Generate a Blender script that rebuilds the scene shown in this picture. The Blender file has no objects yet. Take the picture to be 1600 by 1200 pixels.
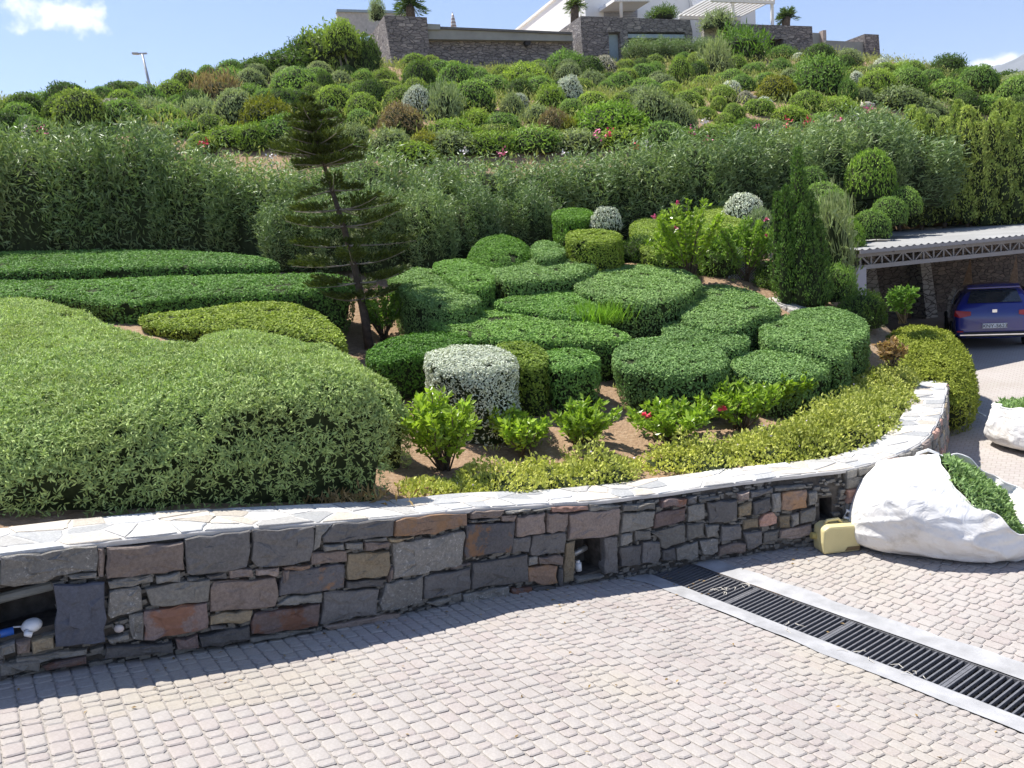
import bpy, math
import numpy as np
from mathutils import Vector

# ------------------------------------------------------------------ camera, sky, sun, exposure
scene = bpy.context.scene
FPX = 1250.0
PITCH, ROLL = math.radians(9.0), math.radians(4.5)
CAM = np.array([0, 0, 3.0])
FW = np.array([0, math.cos(PITCH), -math.sin(PITCH)])
R0 = np.array([1.0, 0, 0]); U0 = np.array([0, math.sin(PITCH), math.cos(PITCH)])
UP = math.cos(ROLL)*U0 + math.sin(ROLL)*R0
RT = math.cos(ROLL)*R0 - math.sin(ROLL)*U0
cam = bpy.data.objects.new('camera', bpy.data.cameras.new('camera'))
scene.collection.objects.link(cam)
cam.data.sensor_width = 36; cam.data.lens = 36*FPX/1600
cam.data.clip_start = .05; cam.data.clip_end = 20000
from mathutils import Matrix
cam.matrix_world = Matrix(((RT[0], UP[0], -FW[0], CAM[0]), (RT[1], UP[1], -FW[1], CAM[1]), (RT[2], UP[2], -FW[2], CAM[2]), (0, 0, 0, 1)))
scene.camera = cam

SUN_EL, SUN_AZ = math.radians(63), math.radians(-56)      # azimuth measured from +Y towards +X
sdir = np.array([math.sin(SUN_AZ)*math.cos(SUN_EL), math.cos(SUN_AZ)*math.cos(SUN_EL), math.sin(SUN_EL)])
world = bpy.data.worlds.new('World'); scene.world = world; world.use_nodes = True
wn = world.node_tree; wn.nodes.clear()
sky = wn.nodes.new('ShaderNodeTexSky'); sky.sky_type = 'NISHITA'; sky.sun_disc = False
sky.sun_elevation = SUN_EL; sky.sun_rotation = SUN_AZ
sky.altitude = 100; sky.air_density = 1.0; sky.dust_density = 0.15; sky.ozone_density = 3.0
bgd = wn.nodes.new('ShaderNodeBackground'); bgd.inputs[1].default_value = .088
wo = wn.nodes.new('ShaderNodeOutputWorld')

SKY_CLOUD = True
sun = bpy.data.objects.new('sun', bpy.data.lights.new('sun', 'SUN'))
scene.collection.objects.link(sun)
sun.data.energy = 4.5; sun.data.angle = math.radians(.55); sun.data.color = (1, .955, .88)
sun.rotation_euler = Vector(sdir).to_track_quat('Z', 'Y').to_euler()
vs = scene.view_settings
vs.view_transform = 'Standard'; vs.look = 'None'; vs.exposure = 1.06; vs.gamma = 1; vs.use_curve_mapping = False

# ------------------------------------------------------------------ projection helpers (photo pixels, 1600x1200)
def ray(x, y): return RT*((x-800)/FPX) + UP*(-(y-600)/FPX) + FW
def aty(x, y, Y):
    d = ray(x, y); return CAM + d*(Y/d[1])
def proj(p):
    v = np.asarray(p)-CAM; c = v@FW
    return np.stack([800+FPX*(v@RT)/c, 600-FPX*(v@UP)/c], -1)
if SKY_CLOUD:
    N, L = wn.nodes, wn.links
    tc = N.new('ShaderNodeTexCoord')
    def cloud(px, py, wid, hei, prev):
        c = ray(px, py); c /= np.linalg.norm(c)
        sub = N.new('ShaderNodeVectorMath'); sub.operation = 'SUBTRACT'; L.new(tc.outputs['Generated'], sub.inputs[0]); sub.inputs[1].default_value = c
        rgt = np.cross(c, [0, 0, 1]); rgt /= np.linalg.norm(rgt); upv = np.cross(rgt, c)
        d1 = N.new('ShaderNodeVectorMath'); d1.operation = 'DOT_PRODUCT'; L.new(sub.outputs[0], d1.inputs[0]); d1.inputs[1].default_value = rgt/wid
        d2 = N.new('ShaderNodeVectorMath'); d2.operation = 'DOT_PRODUCT'; L.new(sub.outputs[0], d2.inputs[0]); d2.inputs[1].default_value = upv/hei
        cb = N.new('ShaderNodeCombineXYZ'); L.new(d1.outputs['Value'], cb.inputs[0]); L.new(d2.outputs['Value'], cb.inputs[1])
        ln = N.new('ShaderNodeVectorMath'); ln.operation = 'LENGTH'; L.new(cb.outputs[0], ln.inputs[0])
        nz = N.new('ShaderNodeTexNoise'); nz.inputs['Scale'].default_value = 45; nz.inputs['Detail'].default_value = 6; L.new(tc.outputs['Generated'], nz.inputs['Vector'])
        ad = N.new('ShaderNodeMath'); ad.operation = 'MULTIPLY_ADD'; L.new(nz.outputs[0], ad.inputs[0]); ad.inputs[1].default_value = 2.6; ad.inputs[2].default_value = -.55
        s2 = N.new('ShaderNodeMath'); s2.operation = 'SUBTRACT'; L.new(ad.outputs[0], s2.inputs[0]); L.new(ln.outputs['Value'], s2.inputs[1])
        mr = N.new('ShaderNodeMapRange'); mr.interpolation_type = 'SMOOTHSTEP'; L.new(s2.outputs[0], mr.inputs[0]); mr.inputs[1].default_value = -.25; mr.inputs[2].default_value = .55
        mp = N.new('ShaderNodeMix'); mp.data_type = 'RGBA'; L.new(mr.outputs[0], mp.inputs[0]); L.new(prev, mp.inputs[6]); mp.inputs[7].default_value = (7.2, 7.3, 7.5, 1)
        return mp.outputs[2]
    tn = N.new('ShaderNodeMix'); tn.data_type = 'RGBA'; tn.blend_type = 'MULTIPLY'; tn.inputs[0].default_value = 1; L.new(sky.outputs[0], tn.inputs[6]); tn.inputs[7].default_value = (.95, .895, .97, 1)   # white balance of the sky
    o = cloud(70, 20, .06, .02, tn.outputs[2])
    o = cloud(1540, 100, .04, .008, o)
    o = cloud(-500, -120, .16, .05, o); o = cloud(2300, -60, .13, .04, o)
    L.new(o, bgd.inputs[0])
wn.links.new(bgd.outputs[0], wo.inputs[0])

# ------------------------------------------------------------------ general helpers
rng = np.random.default_rng(7)
COL = scene.collection
def tag(o, label=None, cat=None, group=None, kind=None):
    if label: o['label'] = label
    if cat: o['category'] = cat
    if group: o['group'] = group
    if kind: o['kind'] = kind
    return o
def empty(name, loc, label=None, cat=None, group=None):
    o = bpy.data.objects.new(name, None); COL.objects.link(o); o.location = [float(v) for v in loc]; o.empty_display_size = .2
    return tag(o, label, cat, group)
def link(name, me, parent=None, world_space=True):
    o = bpy.data.objects.new(name, me); COL.objects.link(o)
    if parent is not None:
        o.parent = parent
        if world_space: o.matrix_parent_inverse = Matrix.Translation(parent.location).inverted()
    return o
def mk_mesh(name, verts, faces, mat=None, attr=None, smooth=False):
    verts = np.asarray(verts, dtype=np.float32).reshape(-1, 3)
    me = bpy.data.meshes.new(name)
    if isinstance(faces, np.ndarray):
        k = faces.shape[1]; nf = len(faces)
        me.vertices.add(len(verts)); me.vertices.foreach_set('co', verts.ravel())
        me.loops.add(nf*k); me.loops.foreach_set('vertex_index', faces.astype(np.int32).ravel())
        me.polygons.add(nf); me.polygons.foreach_set('loop_start', np.arange(0, nf*k, k, dtype=np.int32))
        me.update(calc_edges=True)
    else:
        me.from_pydata([tuple(map(float, v)) for v in verts], [], [tuple(int(i) for i in f) for f in faces]); me.update()
    if attr is not None:
        a = me.attributes.new('v', 'FLOAT', 'POINT'); a.data.foreach_set('value', np.asarray(attr, dtype=np.float32))
    me.polygons.foreach_set('use_smooth', np.full(len(me.polygons), smooth))
    if mat is not None: me.materials.append(mat)
    return me
def mobj(name, verts, faces, mat=None, parent=None, attr=None, smooth=False):
    return link(name, mk_mesh(name, verts, faces, mat, attr, smooth), parent)
class MB:
    def __init__(s): s.v = []; s.f = []
    def add(s, v, f):
        n = len(s.v); s.v += [tuple(map(float, p)) for p in v]; s.f += [tuple(i+n for i in q) for q in f]; return s
    def hexa(s, p):                        # 8 points: bottom ring then top ring
        return s.add(p, [(3, 2, 1, 0), (4, 5, 6, 7), (0, 1, 5, 4), (1, 2, 6, 5), (2, 3, 7, 6), (3, 0, 4, 7)])
    def box(s, x0, x1, y0, y1, z0, z1):
        return s.hexa([(x0, y0, z0), (x1, y0, z0), (x1, y1, z0), (x0, y1, z0), (x0, y0, z1), (x1, y0, z1), (x1, y1, z1), (x0, y1, z1)])
    def bar(s, a, b, w, h=None):           # rectangular bar from a to b
        a = np.array(a, float); b = np.array(b, float); h = h or w
        d = (b-a)/np.linalg.norm(b-a); up = np.array([0, 0, 1.]) if abs(d[2]) < .95 else np.array([0, 1., 0])
        sx = np.cross(d, up); sx /= np.linalg.norm(sx); sz = np.cross(sx, d)
        q = [-sx*w/2-sz*h/2, sx*w/2-sz*h/2, sx*w/2+sz*h/2, -sx*w/2+sz*h/2]
        return s.hexa([a+i for i in q]+[b+i for i in q])
    def tube(s, pts, radii, n=8, cap=True):
        pts = np.asarray(pts, float); m = len(pts); radii = np.broadcast_to(radii, (m,))
        tg = np.gradient(pts, axis=0); tg /= np.linalg.norm(tg, axis=1)[:, None]+1e-9
        ref = np.array([0, 0, 1.]) if abs(tg[0][2]) < .9 else np.array([1., 0, 0])
        vv = []; b = len(s.v)
        for i in range(m):
            a = np.cross(tg[i], ref); a /= np.linalg.norm(a)+1e-9; c = np.cross(tg[i], a); ref = np.cross(a, tg[i])
            for j in range(n):
                t = 2*math.pi*j/n; vv.append(pts[i]+radii[i]*(a*math.cos(t)+c*math.sin(t)))
        ff = [(i*n+j, i*n+(j+1) % n, (i+1)*n+(j+1) % n, (i+1)*n+j) for i in range(m-1) for j in range(n)]
        if cap: ff += [tuple(range(n))[::-1], tuple(range((m-1)*n, m*n))]
        return s.add(vv, ff)
    def build(s, name, mat, parent=None, smooth=False, bevel=0):
        o = mobj(name, s.v, s.f, mat, parent, smooth=smooth)
        if bevel:
            b = o.modifiers.new('bevel', 'BEVEL'); b.width = bevel; b.segments = 2; b.limit_method = 'ANGLE'
        return o
def hashn(ix, iy, iz):
    h = (ix*374761393 + iy*668265263 + iz*2147483647) & 0x7fffffff
    h = ((h ^ (h >> 13))*1274126177) & 0x7fffffff
    return ((h ^ (h >> 16)) & 0xffff)/65535.0
def noise3(p, scale=1.0, seed=0):
    p = np.asarray(p, float)*scale + seed*17.31; i = np.floor(p).astype(np.int64); f = p-i; f = f*f*(3-2*f)
    r = 0
    for dx in (0, 1):
        for dy in (0, 1):
            for dz in (0, 1):
                w = (f[..., 0] if dx else 1-f[..., 0])*(f[..., 1] if dy else 1-f[..., 1])*(f[..., 2] if dz else 1-f[..., 2])
                r = r + w*hashn(i[..., 0]+dx, i[..., 1]+dy, i[..., 2]+dz)
    return r*2-1
def norm(a): return a/(np.linalg.norm(a, axis=-1, keepdims=True)+1e-9)

# ------------------------------------------------------------------ materials
MATS = {}
def new_mat(name):
    m = bpy.data.materials.new(name); m.use_nodes = True; nt = m.node_tree
    return m, nt, nt.nodes['Principled BSDF']
def nd(nt, t, **kw):
    n = nt.nodes.new(t)
    for k, v in kw.items():
        if k.startswith('i_'): n.inputs[k[2:].replace('_', ' ')].default_value = v
        else: setattr(n, k, v)
    return n
def rgba(c): return (c[0], c[1], c[2], 1)
def ramp(nt, fac, stops):
    r = nt.nodes.new('ShaderNodeValToRGB'); e = r.color_ramp.elements
    while len(e) < len(stops): e.new(.5)
    for q, (p, c) in zip(e, stops): q.position = p; q.color = rgba(c)
    nt.links.new(fac, r.inputs[0]); return r.outputs[0]
def mix(nt, fac, a, b, mode='MIX'):
    m = nt.nodes.new('ShaderNodeMix'); m.data_type = 'RGBA'; m.blend_type = mode
    for sock, v in ((m.inputs[0], fac), (m.inputs[6], a), (m.inputs[7], b)):
        if hasattr(v, 'is_linked'): nt.links.new(v, sock)
        elif isinstance(v, (int, float)): sock.default_value = v
        else: sock.default_value = rgba(v)
    return m.outputs[2]
def noise_out(nt, scale, detail=4, coord='Object', rough=.55):
    t = nt.nodes.new('ShaderNodeTexCoord'); n = nd(nt, 'ShaderNodeTexNoise'); n.inputs['Scale'].default_value = scale; n.inputs['Detail'].default_value = detail; n.inputs['Roughness'].default_value = rough
    nt.links.new(t.outputs[coord], n.inputs['Vector']); return n.outputs[0]
def bump(nt, p, h, strength, dist=.01):
    b = nd(nt, 'ShaderNodeBump'); b.inputs['Strength'].default_value = strength; b.inputs['Distance'].default_value = dist
    nt.links.new(h, b.inputs['Height']); nt.links.new(b.outputs[0], p.inputs['Normal'])
def plain(name, col, rough=.6, spec=.4, metal=0, var=.15, scale=6, bmp=0):
    m, nt, p = new_mat(name)
    n = noise_out(nt, scale, 5)
    c = ramp(nt, n, [(.3, [v*(1-var) for v in col]), (.7, [min(1, v*(1+var)) for v in col])])
    nt.links.new(c, p.inputs['Base Color']); p.inputs['Roughness'].default_value = rough
    p.inputs['Specular IOR Level'].default_value = spec; p.inputs['Metallic'].default_value = metal
    if bmp: bump(nt, p, noise_out(nt, scale*8, 6), bmp)
    return m
BR = 1.15
BRK = dict(rosemary=1.9, box=1.6, dark_box=1.5, pale_box=1.55, yellowing_box=1.45, silver=1.65, oleander=1.35, conifer=2.0, mid_green=1.75, yellow_green=1.6, olive=1.65, gold_olive=1.4, bright_green=1.3, grey_green=1.55, olive_cypress=1.4, scrub=1.4, grey_brown=1.6, russet=1.3, cut=1.6, lantana=1.45, juniper=1.3, dark_green=1.3)
def leaf_mat(name, a, b, rough=.6, trans=.3, patch=.35, tint=None, spec=.2):
    """leaf colours a..b by leaf, with broader patches of older growth (tint)"""
    br = BRK.get(name.rsplit('_', 1)[0], BR); a = [v*br for v in a]; b = [v*br for v in b]; tint = [v*br for v in tint] if tint else None
    m, nt, p = new_mat(name)
    at = nd(nt, 'ShaderNodeAttribute', attribute_name='v')
    c = ramp(nt, at.outputs['Fac'], [(0, a), (.75, b), (1, [min(1, v*1.25) for v in b])])
    n = noise_out(nt, 1.7, 3)
    pr = nd(nt, 'ShaderNodeMapRange'); nt.links.new(n, pr.inputs[0]); pr.inputs[1].default_value = .45; pr.inputs[2].default_value = .7; pr.inputs[4].default_value = patch
    c = mix(nt, pr.outputs[0], c, tint or [v*.7 for v in a])
    oi = nd(nt, 'ShaderNodeObjectInfo')
    hsv = nd(nt, 'ShaderNodeHueSaturation'); nt.links.new(c, hsv.inputs['Color'])
    mr = nd(nt, 'ShaderNodeMapRange'); nt.links.new(oi.outputs['Random'], mr.inputs[0]); mr.inputs[3].default_value = .84; mr.inputs[4].default_value = 1.16; nt.links.new(mr.outputs[0], hsv.inputs['Value'])
    mh = nd(nt, 'ShaderNodeMapRange'); nt.links.new(oi.outputs['Random'], mh.inputs[0]); mh.inputs[3].default_value = .508; mh.inputs[4].default_value = .492; nt.links.new(mh.outputs[0], hsv.inputs['Hue'])
    c = hsv.outputs[0]
    nt.links.new(c, p.inputs['Base Color']); p.inputs['Roughness'].default_value = rough; p.inputs['Specular IOR Level'].default_value = spec
    tr = nd(nt, 'ShaderNodeBsdfTranslucent'); tc2 = mix(nt, .5, c, (.35, .5, .08), 'MIX') if trans > .25 else c
    nt.links.new(mix(nt, 1.0, c, (1.15, 1.25, .7), 'MULTIPLY'), tr.inputs['Color'])
    ms = nd(nt, 'ShaderNodeMixShader'); ms.inputs[0].default_value = trans
    nt.links.new(p.outputs[0], ms.inputs[1]); nt.links.new(tr.outputs[0], ms.inputs[2])
    nt.links.new(ms.outputs[0], nt.nodes['Material Output'].inputs['Surface'])
    return m
LEAF = dict(
    rosemary=leaf_mat('rosemary_leaf', (.13, .172, .058), (.265, .325, .12), tint=(.17, .195, .06), trans=.15, patch=.4),
    box=leaf_mat('box_leaf', (.06, .125, .028), (.135, .24, .055), trans=.22),
    boxdark=leaf_mat('dark_box_leaf', (.04, .1, .014), (.1, .2, .025), trans=.22),
    boxblue=leaf_mat('pale_box_leaf', (.075, .14, .04), (.16, .25, .08), trans=.2),
    boxyellow=leaf_mat('yellowing_box_leaf', (.08, .13, .018), (.2, .26, .04), trans=.22),
    silver=leaf_mat('silver_leaf', (.3, .32, .25), (.46, .48, .39), trans=.1, rough=.8, patch=.15, spec=.1),
    greydome=leaf_mat('grey_brown_leaf', (.22, .21, .16), (.34, .32, .25), trans=.1, rough=.85, spec=.1),
    olive=leaf_mat('olive_leaf', (.085, .125, .025), (.18, .235, .045)),
    olivegold=leaf_mat('gold_olive_leaf', (.12, .125, .015), (.22, .22, .025)),
    green=leaf_mat('mid_green_leaf', (.07, .125, .028), (.15, .23, .05)),
    dark=leaf_mat('dark_green_leaf', (.04, .08, .016), (.1, .16, .03)),
    yellowgreen=leaf_mat('yellow_green_leaf', (.11, .165, .028), (.21, .285, .05)),
    greygreen=leaf_mat('grey_green_leaf', (.12, .15, .065), (.22, .26, .125)),
    palegreen=leaf_mat('pale_green_leaf', (.16, .21, .1), (.32, .38, .2)),
    rust=leaf_mat('russet_leaf', (.16, .11, .06), (.28, .21, .12)),
    brightgreen=leaf_mat('bright_green_leaf', (.08, .16, .02), (.18, .29, .045)),
    oleander=leaf_mat('oleander_leaf', (.07, .12, .04), (.2, .27, .11), rough=.46, trans=.2, spec=.35, tint=(.12, .13, .06)),
    conifer=leaf_mat('conifer_leaf', (.1, .14, .03), (.24, .28, .075), trans=.2),
    juniper=leaf_mat('juniper_leaf', (.035, .08, .018), (.1, .18, .035), trans=.18),
    pine=leaf_mat('pine_needle', (.03, .05, .012), (.085, .115, .025), trans=.12),
    hibiscus=leaf_mat('hibiscus_leaf', (.16, .25, .02), (.3, .42, .05), rough=.34, trans=.35, spec=.5),
    lantana=leaf_mat('lantana_leaf', (.2, .23, .04), (.38, .39, .11), trans=.25),
    palm=leaf_mat('palm_leaf', (.05, .09, .02), (.14, .2, .05)),
    dry=leaf_mat('dry_leaf', (.2, .12, .045), (.36, .25, .12)),
    clip=leaf_mat('cut_leaf', (.11, .17, .06), (.24, .33, .14)),
    grass=leaf_mat('grass_blade', (.14, .26, .02), (.26, .42, .05), trans=.35),
    endhedge=leaf_mat('olive_cypress_leaf', (.13, .16, .018), (.25, .28, .04), trans=.18),
    scrub=leaf_mat('scrub_leaf', (.13, .16, .05), (.26, .28, .1)),
)
PETAL = {'pink': plain('pink_petal', (.75, .16, .32), .5, var=.2), 'rose': plain('rose_petal', (.7, .06, .1), .5), 'white': plain('white_petal', (.8, .72, .74), .5), 'lilac': plain('lilac_petal', (.62, .5, .66), .5)}
CORE = plain('dark_twig_core', (.03, .04, .016), .9, .1, var=.4, scale=12)  # deep shade inside the foliage is put into this near-black colour
BARK = plain('bark', (.13, .1, .075), .9, .1, var=.4, scale=9, bmp=.6)
GREYBARK = plain('pale_branch', (.26, .23, .2), .9, .1, var=.3, scale=9)

# ------------------------------------------------------------------ leaf geometry
def leaves(P, N_, size, aspect=.4, out=.5, up=.2, rnd=.8, fold=.2, jitter=.5, r=None, face=0.):
    r = r or rng; n = len(P)
    if face >= 2:                                        # leaves lie along the clipped surface
        q = r.normal(size=(n, 3)); q = norm(q-N_*(q*N_).sum(1, keepdims=True))
        d = norm(q+N_*out*(.4+r.normal(size=(n, 1))*.6)+np.array([0, 0, up]))
        s = norm(np.cross(d, N_+r.normal(size=(n, 3))*.32)); w = np.cross(s, d)
    else:
        d = norm(N_*out + np.array([0, 0, up]) + r.normal(size=(n, 3))*rnd)
        s = norm(np.cross(d, r.normal(size=(n, 3))+N_*face)); w = np.cross(s, d)
    Ln = (size*(1-jitter/2+jitter*r.random(n)))[:, None]; W = Ln*aspect
    V = np.empty((n, 4, 3)); V[:, 0] = P; V[:, 1] = P+d*Ln*.52-s*W/2+w*W*fold; V[:, 2] = P+d*Ln; V[:, 3] = P+d*Ln*.48+s*W/2+w*W*fold
    i = np.arange(n)[:, None]*4
    Fc = np.concatenate([i+np.array([[0, 3, 2]]), i+np.array([[0, 2, 1]])], 0)
    return V.reshape(-1, 3), Fc, np.repeat(r.random(n), 4)
def scatter(V, Q, n, r=None, skip_down=True, side=1.):
    """n random points with normals on a quad shell"""
    r = r or rng; V = np.asarray(V, float); Q = np.asarray(Q)
    T = np.concatenate([Q[:, [0, 1, 2]], Q[:, [0, 2, 3]]]); a, b, c = V[T[:, 0]], V[T[:, 1]], V[T[:, 2]]
    nn = np.cross(b-a, c-a); ar = np.linalg.norm(nn, axis=1); nn = nn/(ar[:, None]+1e-12)
    if skip_down: ar = np.where(nn[:, 2] < -.75, 0, ar)
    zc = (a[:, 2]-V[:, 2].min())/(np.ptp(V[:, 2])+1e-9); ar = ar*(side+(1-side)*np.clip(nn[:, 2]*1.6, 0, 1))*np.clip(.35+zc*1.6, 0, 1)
    k = r.choice(len(T), n, p=ar/ar.sum()); u = r.random((n, 2)); f = u.sum(1) > 1; u[f] = 1-u[f]
    return a[k]+(b-a)[k]*u[:, :1]+(c-a)[k]*u[:, 1:], nn[k]
def shell_area(V, Q):
    V = np.asarray(V); a = np.cross(V[Q[:, 2]]-V[Q[:, 0]], V[Q[:, 3]]-V[Q[:, 1]]); return .5*np.linalg.norm(a, axis=1).sum()
def smooth_loop(pts, n=56):
    p = np.asarray(pts, float); m = len(p); t = np.linspace(0, m, n, endpoint=False); i = np.floor(t).astype(int); f = (t-i)[:, None]
    a, b, c, d = p[(i-1) % m], p[i % m], p[(i+1) % m], p[(i+2) % m]
    return .5*((2*b)+(-a+c)*f+(2*a-5*b+4*c-d)*f*f+(-a+3*b-3*c+d)*f**3)

# ------------------------------------------------------------------ paved drive surface: folds along the drain
D0 = np.array([1.40, 7.98]); DD = np.array([.567, -.823]); DD /= np.linalg.norm(DD); DN = np.array([-DD[1], DD[0]])
FOLD = -.18
def G(x, y):
    s = (np.asarray(x)-D0[0])*DN[0]+(np.asarray(y)-D0[1])*DN[1]
    return -.35+np.where(s < FOLD, -.170*(s-FOLD), .027*np.maximum(s, 0))
def from_st(s, t): return D0[0]+DN[0]*s+DD[0]*t, D0[1]+DN[1]*s+DD[1]*t
def on_surface(x, y, fn, h=0., t0=1., t1=70., step=.05):
    d = ray(x, y); t = np.arange(t0, t1, step); p = CAM+d*t[:, None]
    k = np.argmax(p[:, 2] < fn(p[:, 0], p[:, 1])+h)
    if k == 0: k = len(t)-1
    lo, hi = t[k]-step, t[k]
    for _ in range(25):
        m = (lo+hi)/2; q = CAM+d*m
        if q[2] < fn(q[0], q[1])+h: hi = m
        else: lo = m
    return CAM+d*hi
def onG(x, y, h=0.): return on_surface(x, y, G, h)

# ------------------------------------------------------------------ retaining wall line
FRONT = [(-170, 893, .80), (0, 868, .82), (150, 850, .86), (300, 832, .89), (500, 818, .87), (600, 810, .86), (735, 795, .84), (900, 787, .82), (1050, 770, .82), (1150, 755, .82), (1250, 742, .81),
         (1300, 738, .81), (1357, 729, .81), (1387, 718, .81), (1420, 705, .81), (1444, 692, .81), (1462, 671, .81), (1474, 644, .81), (1480, 614, .8), (1481, 584, .8)]
fp = np.array([onG(x, y, h) for x, y, h in FRONT]); fh = np.array([h for _, _, h in FRONT])
d_ = fp[0]-fp[1]; fp = np.vstack([[fp[0]+d_/np.linalg.norm(d_)*1.6], fp]); fh = np.concatenate([[.8], fh])
fp[0, 2] = G(fp[0, 0], fp[0, 1])+.8
def resample(P, step):
    seg = np.linalg.norm(np.diff(P[:, :2], axis=0), axis=1); u = np.concatenate([[0], np.cumsum(seg)])
    q = np.arange(0, u[-1], step); return np.stack([np.interp(q, u, P[:, k]) for k in range(P.shape[1])], 1)
W = resample(np.column_stack([fp, fh]), .04)
for _ in range(60):                                    # relax the line
    W[1:-1] = .5*W[1:-1]+.25*(W[:-2]+W[2:])
W = resample(W, .04)
WU = np.concatenate([[0], np.cumsum(np.linalg.norm(np.diff(W[:, :2], axis=0), axis=1))]); WLEN = WU[-1]
wt = np.gradient(W[:, :2], axis=0); wt /= np.linalg.norm(wt, axis=1)[:, None]; WNRM = np.stack([wt[:, 1], -wt[:, 0]], 1)
def wall_pt(u, off):                                   # point at length u, offset outwards (to the drive)
    u = np.asarray(u, float); x = np.interp(u, WU, W[:, 0]); y = np.interp(u, WU, W[:, 1])
    nx = np.interp(u, WU, WNRM[:, 0]); ny = np.interp(u, WU, WNRM[:, 1]); return x+nx*off, y+ny*off
def wall_top(u): return np.interp(u, WU, W[:, 2])
def wall_base(u):
    x, y = wall_pt(u, 0); return G(x, y)
WIDTH = lambda u: np.interp(u, [0, 2.5, 6, 9, 12, WLEN], [.72, .70, .62, .52, .46, .40])
def px_wall(x, y):
    d = ray(x, y); c = d[0]*W[:, 1]-d[1]*W[:, 0]; k = np.where(c[:-1]*c[1:] <= 0)[0]
    best = None
    for i in k:
        f = c[i]/(c[i]-c[i+1]); P = W[i, :2]*(1-f)+W[i+1, :2]*f; t = P@d[:2]/(d[:2]@d[:2])
        if t > 0 and (best is None or t < best[0]): best = (t, WU[i]*(1-f)+WU[i+1]*f)
    return np.array([best[1], CAM[2]+d[2]*best[0]])

# drive outline (plan): wall mid line, then the end hedge, the carport and far right
mid = np.array([wall_pt(u, -WIDTH(u)*.5) for u in np.arange(0, WLEN, .25)])
CA = aty(1344, 418, 17.0); CB = aty(1600, 392, 18.8)
ce = (CB-CA)[:2]; ce /= np.linalg.norm(ce); cn = np.array([-ce[1], ce[0]])
def cp(a, b, z): return np.array([CA[0]+ce[0]*a+cn[0]*b, CA[1]+ce[1]*a+cn[1]*b, z])
DRIVE = np.vstack([mid, [[7.0, 13.3], [7.05, 14.4]], [cp(-.25, -.2, 0)[:2]], [cp(-.25, 6.0, 0)[:2]], [cp(22, 6.0, 0)[:2]], [[40, -12], [-14, -12], [-9, -2]], [[mid[0, 0]-3, mid[0, 1]-2.6]]])
def in_poly(x, y, poly):
    x = np.asarray(x); y = np.asarray(y); r = np.zeros(x.shape, bool); j = len(poly)-1
    for i in range(len(poly)):
        xi, yi = poly[i]; xj, yj = poly[j]
        c = ((yi > y) != (yj > y)) & (x < (xj-xi)*(y-yi)/(yj-yi+1e-12)+xi); r ^= c; j = i
    return r

# ------------------------------------------------------------------ hillside terrain (thin-plate surface through surveyed points)
ctl = []
for u in np.arange(.5, WLEN, .7):
    x, y = wall_pt(u, -WIDTH(u)-.05); ctl.append((x, y, wall_top(u)-.07))
SURV = [(700, 700, 9.4), (900, 665, 10.0), (1100, 655, 10.3), (1250, 640, 11.1), (1330, 600, 12.3), (560, 548, 13.2), (640, 560, 12.6), (850, 590, 11.4), (1000, 500, 13.6), (1180, 470, 14.4), (1290, 520, 13.6),
        (100, 505, 13.2), (350, 500, 13.2), (50, 560, 10.5), (300, 600, 9.6), (100, 442, 15.8), (400, 437, 16.0), (-100, 402, 17.3), (400, 398, 17.8), (760, 388, 19.0), (1000, 372, 20.2), (880, 420, 16.5), (1100, 410, 17.5), (1200, 348, 21.5), (1400, 322, 23.5), (1500, 336, 24.2), (1620, 325, 24.5), (1800, 310, 25),
        (600, 222, 23), (1000, 215, 24.5), (1400, 190, 27), (200, 210, 23), (-100, 215, 23), (1650, 175, 29), (600, 165, 32), (1000, 155, 34), (1400, 140, 38), (400, 190, 27), (150, 178, 30), (-150, 180, 32),
        (650, 112, 45), (1000, 100, 49), (1300, 85, 55), (420, 122, 38), (540, 100, 43), (250, 150, 36), (0, 168, 36), (1500, 128, 46), (1640, 138, 50)]
for x, y, Y in SURV: ctl.append(tuple(aty(x, y, Y)))
ctl += [(-60, 60, 4.0), (-40, 48, 8.2), (-20, 62, 9.5), (0, 62, 14.6), (20, 75, 16.5), (45, 70, 12), (60, 50, 6), (60, 20, 2), (-60, 20, 5.0), (-30, 10, 3.2), (-20, 4, 2.0), (-12, 7, 2.0), (0, 100, 8), (-60, 110, 0), (60, 110, 4), (30, 30, 6.2), (30, 15, 1.5)]
ctl = np.array(ctl)
def tps(r2): return .5*r2*np.log(r2+1e-9)
n_ = len(ctl); d2 = ((ctl[:, None, :2]-ctl[None, :, :2])**2).sum(-1)
A_ = np.zeros((n_+3, n_+3)); A_[:n_, :n_] = tps(d2)+np.eye(n_)*.35; A_[:n_, n_] = 1; A_[:n_, n_+1:] = ctl[:, :2]; A_[n_:, :n_] = A_[:n_, n_:].T
SOL = np.linalg.solve(A_, np.concatenate([ctl[:, 2], [0, 0, 0]]))
def TZ(x, y):
    x = np.asarray(x, float); y = np.asarray(y, float); sh = x.shape; q = np.stack([x.ravel(), y.ravel()], 1)
    o = np.empty(len(q))
    for k in range(0, len(q), 4000):
        b = q[k:k+4000]; o[k:k+4000] = tps(((b[:, None]-ctl[None, :, :2])**2).sum(-1))@SOL[:n_]+SOL[n_]+b@SOL[n_+1:]
    return o.reshape(sh)
gx = np.concatenate([np.arange(-75, -12, 1.5), np.arange(-12, 20, .22), np.arange(20, 80, 1.5)])
gy = np.concatenate([np.arange(-14, 4, 1.0), np.arange(4, 24, .22), np.arange(24, 60, .8), np.arange(60, 122, 2)])
X, Y = np.meshgrid(gx, gy); Z = TZ(X, Y)
HZ = Z.copy()
Z = Z+.05*noise3(np.stack([X, Y, 0*X], -1), 1.3)+.03*noise3(np.stack([X, Y, 0*X], -1), 4)
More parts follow.
